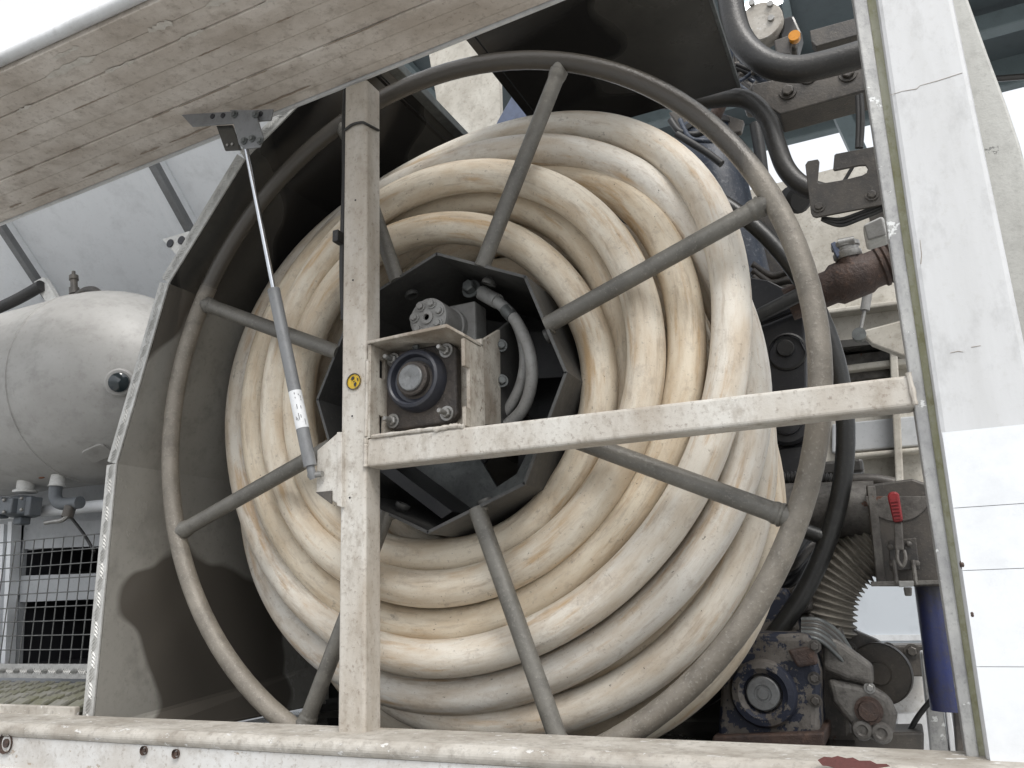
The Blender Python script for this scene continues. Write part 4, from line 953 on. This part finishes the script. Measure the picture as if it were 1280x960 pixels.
MB().prism([P(935, 565, .57), P(1012, 555, .57), P(1020, 596, .57), P(940, 600, .57)], (0, .1, 0)).build('lower_block', MT['mach'], pm, .004)
MB().lathe([(.05, 0), (.05, .015), (.044, .02), (.03, .02), (.03, .028), (.024, .03), (0, .03)], P(985, 528, .575), (0, -1, 0), 30).build('lower_boss', MT['mach'], pm)
for k in range(5): ptube([(940, 330 + k * 8, .66), (965, 345 + k * 9, .68), (990, 340 + k * 11, .66), (1010, 350 + k * 10, .66)], .008).build('hose', MT['castdark'], pm)
# flexible conduit and grey pipe
cd = thing('ribbed_conduit', 'dark ribbed conduit lying along the grey pipe', 'conduit', P(1010, 600, .5))
path = spline([P(930, 604, .5), P(975, 599, .5), P(1010, 597, .5), P(1045, 601, .5), P(1060, 604, .5)], 30)
MB().tube(path, [.013 if (k // 2) % 2 else .0105 for k in range(len(path))], 14).build('conduit', MT['black'], cd)
ptube([(1050, 602, .5), (1090, 600, .5), (1118, 605, .5)], .012).build('conduit_end', MT['castdark'], cd)
MB().prism([P(1015, 578, .55), P(1078, 572, .55), P(1080, 590, .55), P(1015, 596, .55)], (0, .05, 0)).build('stub_pipe', MT['pipe_dark'], cd, .006)
gp = thing('suction_box', 'grime-covered grey pipe ending in a box with a red-handled latch', 'pipe', P(1100, 740, .42))
a, c = P(900, 640, .50), P(1095, 636, .50)
MB().tube([a, c], .052, 32).build('pipe', MT['cast'], gp)
bx = [P(1082, 606, .40), P(1140, 598, .40), P(1165, 606, .40), P(1185, 733, .40), P(1096, 733, .40), P(1090, 680, .40)]
MB().prism(bx, (0, .14, 0)).build('box', MT['castdark'], gp, .004)
rd = [P(1122 + 40 * math.cos(t), 620 + 32 * math.sin(t), .397) for t in [math.pi * k / 16 for k in range(17)]]
MB().prism(rd, (0, .004, 0)).build('round_cover', MT['cast'], gp, .001)
MB().prism([P(1084, 608, .395), P(1094, 607, .395), P(1108, 732, .395), P(1097, 733, .395)], (0, .01, 0)).build('corner_edge', MT['cast'], gp, .001)
MB().prism([P(1088, 727, .37), P(1180, 725, .37), P(1181, 730, .37), P(1089, 733, .37)], (0, .14, 0)).build('bottom_flange', MT['cast'], gp, .001)
lt = thing('toggle_latch', 'toggle latch with ribbed red handle on the suction box', 'latch', P(1125, 735, .38))
ha, hb2 = P(1114, 618, .365), P(1123, 653, .365); hd = (hb2 - ha)
MB().prism([P(1109, 621, .37), P(1112, 616, .37), P(1120, 615, .37), P(1124, 619, .37), P(1129, 652, .37), P(1117, 654, .37)], (0, -.016, 0)).build('grip', MT['red'], lt, .004, seg=3)
for k in range(6):
    y = 626 + k * 4.2; x = 1111.5 + k * .95
    MB().prism([P(x + 1, y, .353), P(x + 11, y - .8, .353), P(x + 11.2, y + 1.0, .353), P(x + 1.2, y + 1.8, .353)], (0, -.003, 0)).build('grip_rib', MT['red'], lt)
MB().prism([P(1117, 654, .37), P(1128, 653, .37), P(1130, 688, .37), P(1119, 690, .37)], (0, -.008, 0)).build('lever', MT['cast'], lt, .002)
MB().prism([P(1110, 676, .385), P(1145, 672, .385), P(1150, 712, .385), P(1113, 714, .385)], (0, -.005, 0)).build('base_plate', MT['castdark'], lt, .002)
for q in ((1113, 684), (1136, 680), (1115, 706), (1146, 704)): MB().blob(P(*q, .378), .005, .004, .005, 6).build('rivet', MT['cast'], lt)
for q in (1117, 1141): MB().tube([P(q, 700, .375), P(q + 4, 731, .372)], .0035, 8).build('draw_rod', MT['cast'], lt)
MB().prism([P(1123, 726, .365), P(1142, 726, .365), P(1142, 733, .365), P(1124, 734, .365)], (0, -.012, 0)).build('catch', MT['zinc'], lt, .001)
MB().prism([P(1129, 734, .37), P(1140, 734, .37), P(1140, 745, .37), P(1131, 745, .37)], (0, .02, 0)).build('catch_tab', MT['cast'], lt, .002)
MB().tube(spline([P(1122, 688, .36), P(1122, 700, .355), P(1128, 708, .355), P(1132, 698, .355), P(1130, 688, .36)], 5), .003, 8).build('wire_loop', MT['cast'], lt)
# corrugated hose
path = spline([P(1105, 668, .52), P(1080, 688, .52), P(1058, 708, .52), P(1042, 732, .52), P(1034, 758, .52), P(1030, 790, .52)], 44)
rr = []
s_acc = 0
for k in range(len(path)):
    if k: s_acc += (path[k] - path[k - 1]).length
    rr.append(.047 + .0045 * math.cos(s_acc / .0125 * 2 * math.pi) + (.0 if k < 150 else (k - 150) * .00008))
tag(MB().tube(path, rr, 30).build('corrugated_hose', MT['corr']), 'ribbed grey corrugated hose curving down from the suction pipe', 'hose')
# blue tube
bt = thing('blue_tube', 'blue painted tube hanging below the suction box', 'tube', P(1180, 890, .42))
MB().tube([P(1164, 728, .45), P(1186, 888, .45)], .027, 24).build('tube', MT['blue'], bt)
MB().prism([P(1178, 735, .48), P(1192, 735, .48), P(1212, 945, .48), P(1196, 945, .48)], (0, .04, 0)).build('back_rail', MT['castdark'], bt, .003)
# gear unit with peeling paint
gu = thing('gear_unit', 'gear housing with peeling navy paint and round shaft cover', 'gear unit', P(960, 930, .34))
MB().prism([P(902, 830, .34), P(915, 790, .34), P(1012, 792, .34), P(1024, 840, .34), P(1024, 935, .34), P(895, 940, .34)], (0, .16, 0)).build('case', MT['peel'], gu, .012, seg=3)
gc = P(955, 866, .34)
MB().lathe([(.054, -.01), (.054, .008), (.050, .014), (.040, .016), (.036, .012), (.032, .010), (.030, .004)], gc, (0, -1, 0), 40).build('cover_ring', MT['peel'], gu)
MB().lathe([(.031, .0), (.031, .004), (.029, .005)], gc, (0, -1, 0), 32).build('seal', MT['black'], gu)
MB().lathe([(.027, 0), (.027, .012), (.025, .014), (.014, .014), (.013, .012), (.010, .012), (.009, .014), (0, .014)], gc, (0, -1, 0), 32).build('shaft_end', MT['steel'], gu)
MB().prism([P(985, 812, .335), P(1020, 806, .335), P(1023, 830, .335), P(998, 834, .335)], (0, -.012, 0)).build('rusty_lug', MT['rust'], gu, .004)
MB().hexbolt(P(1018, 808, .325), (0, -1, 0), .007, .006).build('bolt', MT['cast'], gu)
MB().hexbolt(P(1018, 848, .338), (0, -1, 0), .007, .006).build('bolt', MT['cast'], gu)
MB().hexbolt(P(1019, 876, .338), (0, -1, 0), .007, .006).build('bolt', MT['castdark'], gu)
MB().prism([P(890, 920, .32), P(1030, 915, .32), P(1030, 938, .32), P(890, 945, .32)], (0, .2, 0)).build('foot', MT['rust'], gu, .004)
MB().prism([P(925, 735, .42), P(985, 735, .42), P(1000, 790, .42), P(920, 800, .42)], (0, .1, 0)).build('upper_case', MT['peel'], gu, .008)
tag(MB().prism([P(985, 735, .44), P(1010, 728, .44), P(1016, 762, .44), P(990, 772, .44)], (0, .06, 0)).build('ribbed_block', MT['castdark'], None, .008), 'rough dark block above the gear housing', 'machine part')
# cast arms right of gear unit
ca = thing('cast_arm', 'rough grey cast arm with rusty pivot bolt beside the gear housing', 'machine part', P(1080, 925, .4))
MB().prism([P(1030, 790, .42), P(1058, 805, .42), P(1092, 830, .42), P(1093, 855, .42), P(1060, 848, .42), P(1030, 835, .42)], (0, -.03, 0)).build('upper_arm', MT['cast'], ca, .008, seg=3)
MB().prism([P(1035, 845, .43), P(1062, 850, .43), P(1095, 858, .43), P(1112, 868, .43), P(1122, 890, .43), P(1118, 915, .43), P(1100, 925, .43), P(1075, 915, .43), P(1058, 895, .43), P(1042, 875, .43)], (0, -.035, 0)).build('lower_arm', MT['cast'], ca, .01, seg=3)
MB().lathe([(.022, 0), (.022, .004), (.017, .004), (.015, .012), (0, .012)], P(1086, 888, .395), (0, -1, 0), 22).build('pivot_bolt', MT['rust'], ca)
MB().hexbolt(P(1087, 860, .395), (0, -1, 0), .006, .006).build('bolt', MT['zinc'], ca)
for q in ((1078, 912), (1102, 916)): MB().lathe([(0, .005), (.006, .005), (.009, .008), (.014, .007), (.017, .002), (.017, -.002)], P(*q, .395), (0, -1, 0), 16).build('lobe', MT['cast'], ca)
MB().prism([P(1022, 800, .46), P(1062, 850, .46), P(1062, 930, .46), P(1022, 935, .46)], (0, .08, 0)).build('rear_web', MT['castdark'], ca, .006)
MB().lathe([(0, .006), (.018, .006), (.02, 0), (.05, 0), (.052, .004), (.052, -.012), (0, -.012)], P(1100, 842, .50), (-.2, -1, 0), 40).build('disc', MT['castdark'], ca)
MB().prism([P(1045, 778, .52), P(1100, 802, .52), P(1112, 830, .52), P(1040, 822, .52)], (0, .05, 0)).build('rear_cover', MT['castdark'], ca, .006)
for k in range(9): ptube([(1002, 775 + k * 2.6, .40 - k * .004), (1024, 776 + k * 3, .40 - k * .004), (1046, 790 + k * 3.6, .42 - k * .004), (1062, 812 + k * 3, .43 - k * .004)], .0035 if k % 3 else .005).build('cable', MT['castdark' if k % 2 else 'galv'], ca)
# chassis bits below right
ch = thing('chassis_rail', 'dark chassis cross rail behind the cast arm', 'beam', P(1110, 930, .75))
MB().prism([P(1060, 808, .80), P(1160, 806, .80), P(1160, 846, .80), P(1060, 846, .80)], (0, .08, 0)).build('web', MT['castdark'], ch, .004)
for q in ((1110, 812), (1140, 814), (1118, 836)): MB().hexbolt(P(*q, .798), (0, -1, 0), .01, .008).build('bolt', MT['castdark'], ch)
MB().prism([P(1010, 918, .46), P(1155, 915, .46), P(1155, 940, .46), P(1010, 940, .46)], (0, .1, 0)).build('lower_rail', MT['castdark'], ch, .004)
wpn = thing('white_chassis_panel', 'white chassis panel with flaking paint behind the cast arm', 'panel', P(1130, 925, .9))
MB().prism([P(1110, 846, .9), P(1160, 846, .9), P(1160, 900, .9), P(1110, 900, .9)], (0, .02, 0)).build('upper_sheet', MT['sill'], wpn)
MB().prism([P(1122, 893, .85), P(1160, 890, .85), P(1162, 960, .85), P(1124, 960, .85)], (0, .02, 0)).build('lower_sheet', MT['white'], wpn)
MB().prism([P(1050, 900, .85), P(1095, 896, .85), P(1095, 925, .85), P(1050, 922, .85)], (0, .02, 0)).build('small_sheet', MT['white'], wpn)
cpst = thing('chassis_post', 'weathered galvanised post below the blue tube', 'post', P(1175, 945, .6))
MB().prism([P(1150, 815, .6), P(1168, 815, .6), P(1190, 960, .6), P(1165, 960, .6)], (0, .05, 0)).build('post', MT['alu'], cpst, .003)
MB().prism([P(1181, 880, .595), P(1187, 880, .595), P(1200, 960, .595), P(1190, 960, .595)], (0, .05, 0)).build('post_edge', MT['white'], cpst, .002)
tag(ptube([(1135, 918, .5), (1148, 895, .5), (1170, 868, .5)], .0045).build('control_cable', MT['black']), 'short black control cable beside the chassis post', 'cable')

hx = thing('hose_cluster', 'bundle of black hydraulic hoses behind the lower right rim', 'hose', P(1000, 720, .5))
for k in range(7):
    y0h = 618 + k * 9
    ptube([(940, y0h + 55, .60), (968, y0h + 70, .57), (990, y0h + 62, .57), (1010, y0h + 40, .60), (1030, y0h + 30, .62)], .011 if k % 2 else .008).build('hose', MT['mach' if k % 3 else 'castdark'], hx)
for k in range(5):
    ptube([(1012 + k * 9, 770 + k * 4, .47), (1026 + k * 8, 785 + k * 6, .46), (1034 + k * 10, 812 + k * 5, .46), (1030 + k * 12, 842 + k * 4, .47)], .006).build('hose', MT['castdark'], hx)
vb = thing('valve_block', 'dark grimy valve block with bolts under the corrugated hose', 'machine part', P(1020, 830, .5))
MB().prism([P(1000, 770, .52), P(1060, 775, .52), P(1085, 812, .52), P(1060, 850, .52), P(1010, 850, .52)], (0, .07, 0)).build('block', MT['castdark'], vb, .008, seg=3)
for q in ((1015, 785), (1048, 790), (1062, 812), (1030, 815)): MB().hexbolt(P(*q, .518), (0, -1, 0), .009, .008).build('bolt', MT['cast'], vb)
MB().lathe([(0, 0), (.018, 0), (.018, .02), (.012, .024), (0, .024)], P(1040, 800, .52), (.2, -1, .2), 6, False).build('plug', MT['cast'], vb)
for o in bpy.data.objects:
    if '_o' in o: del o['_o']
S.render.engine = 'CYCLES'
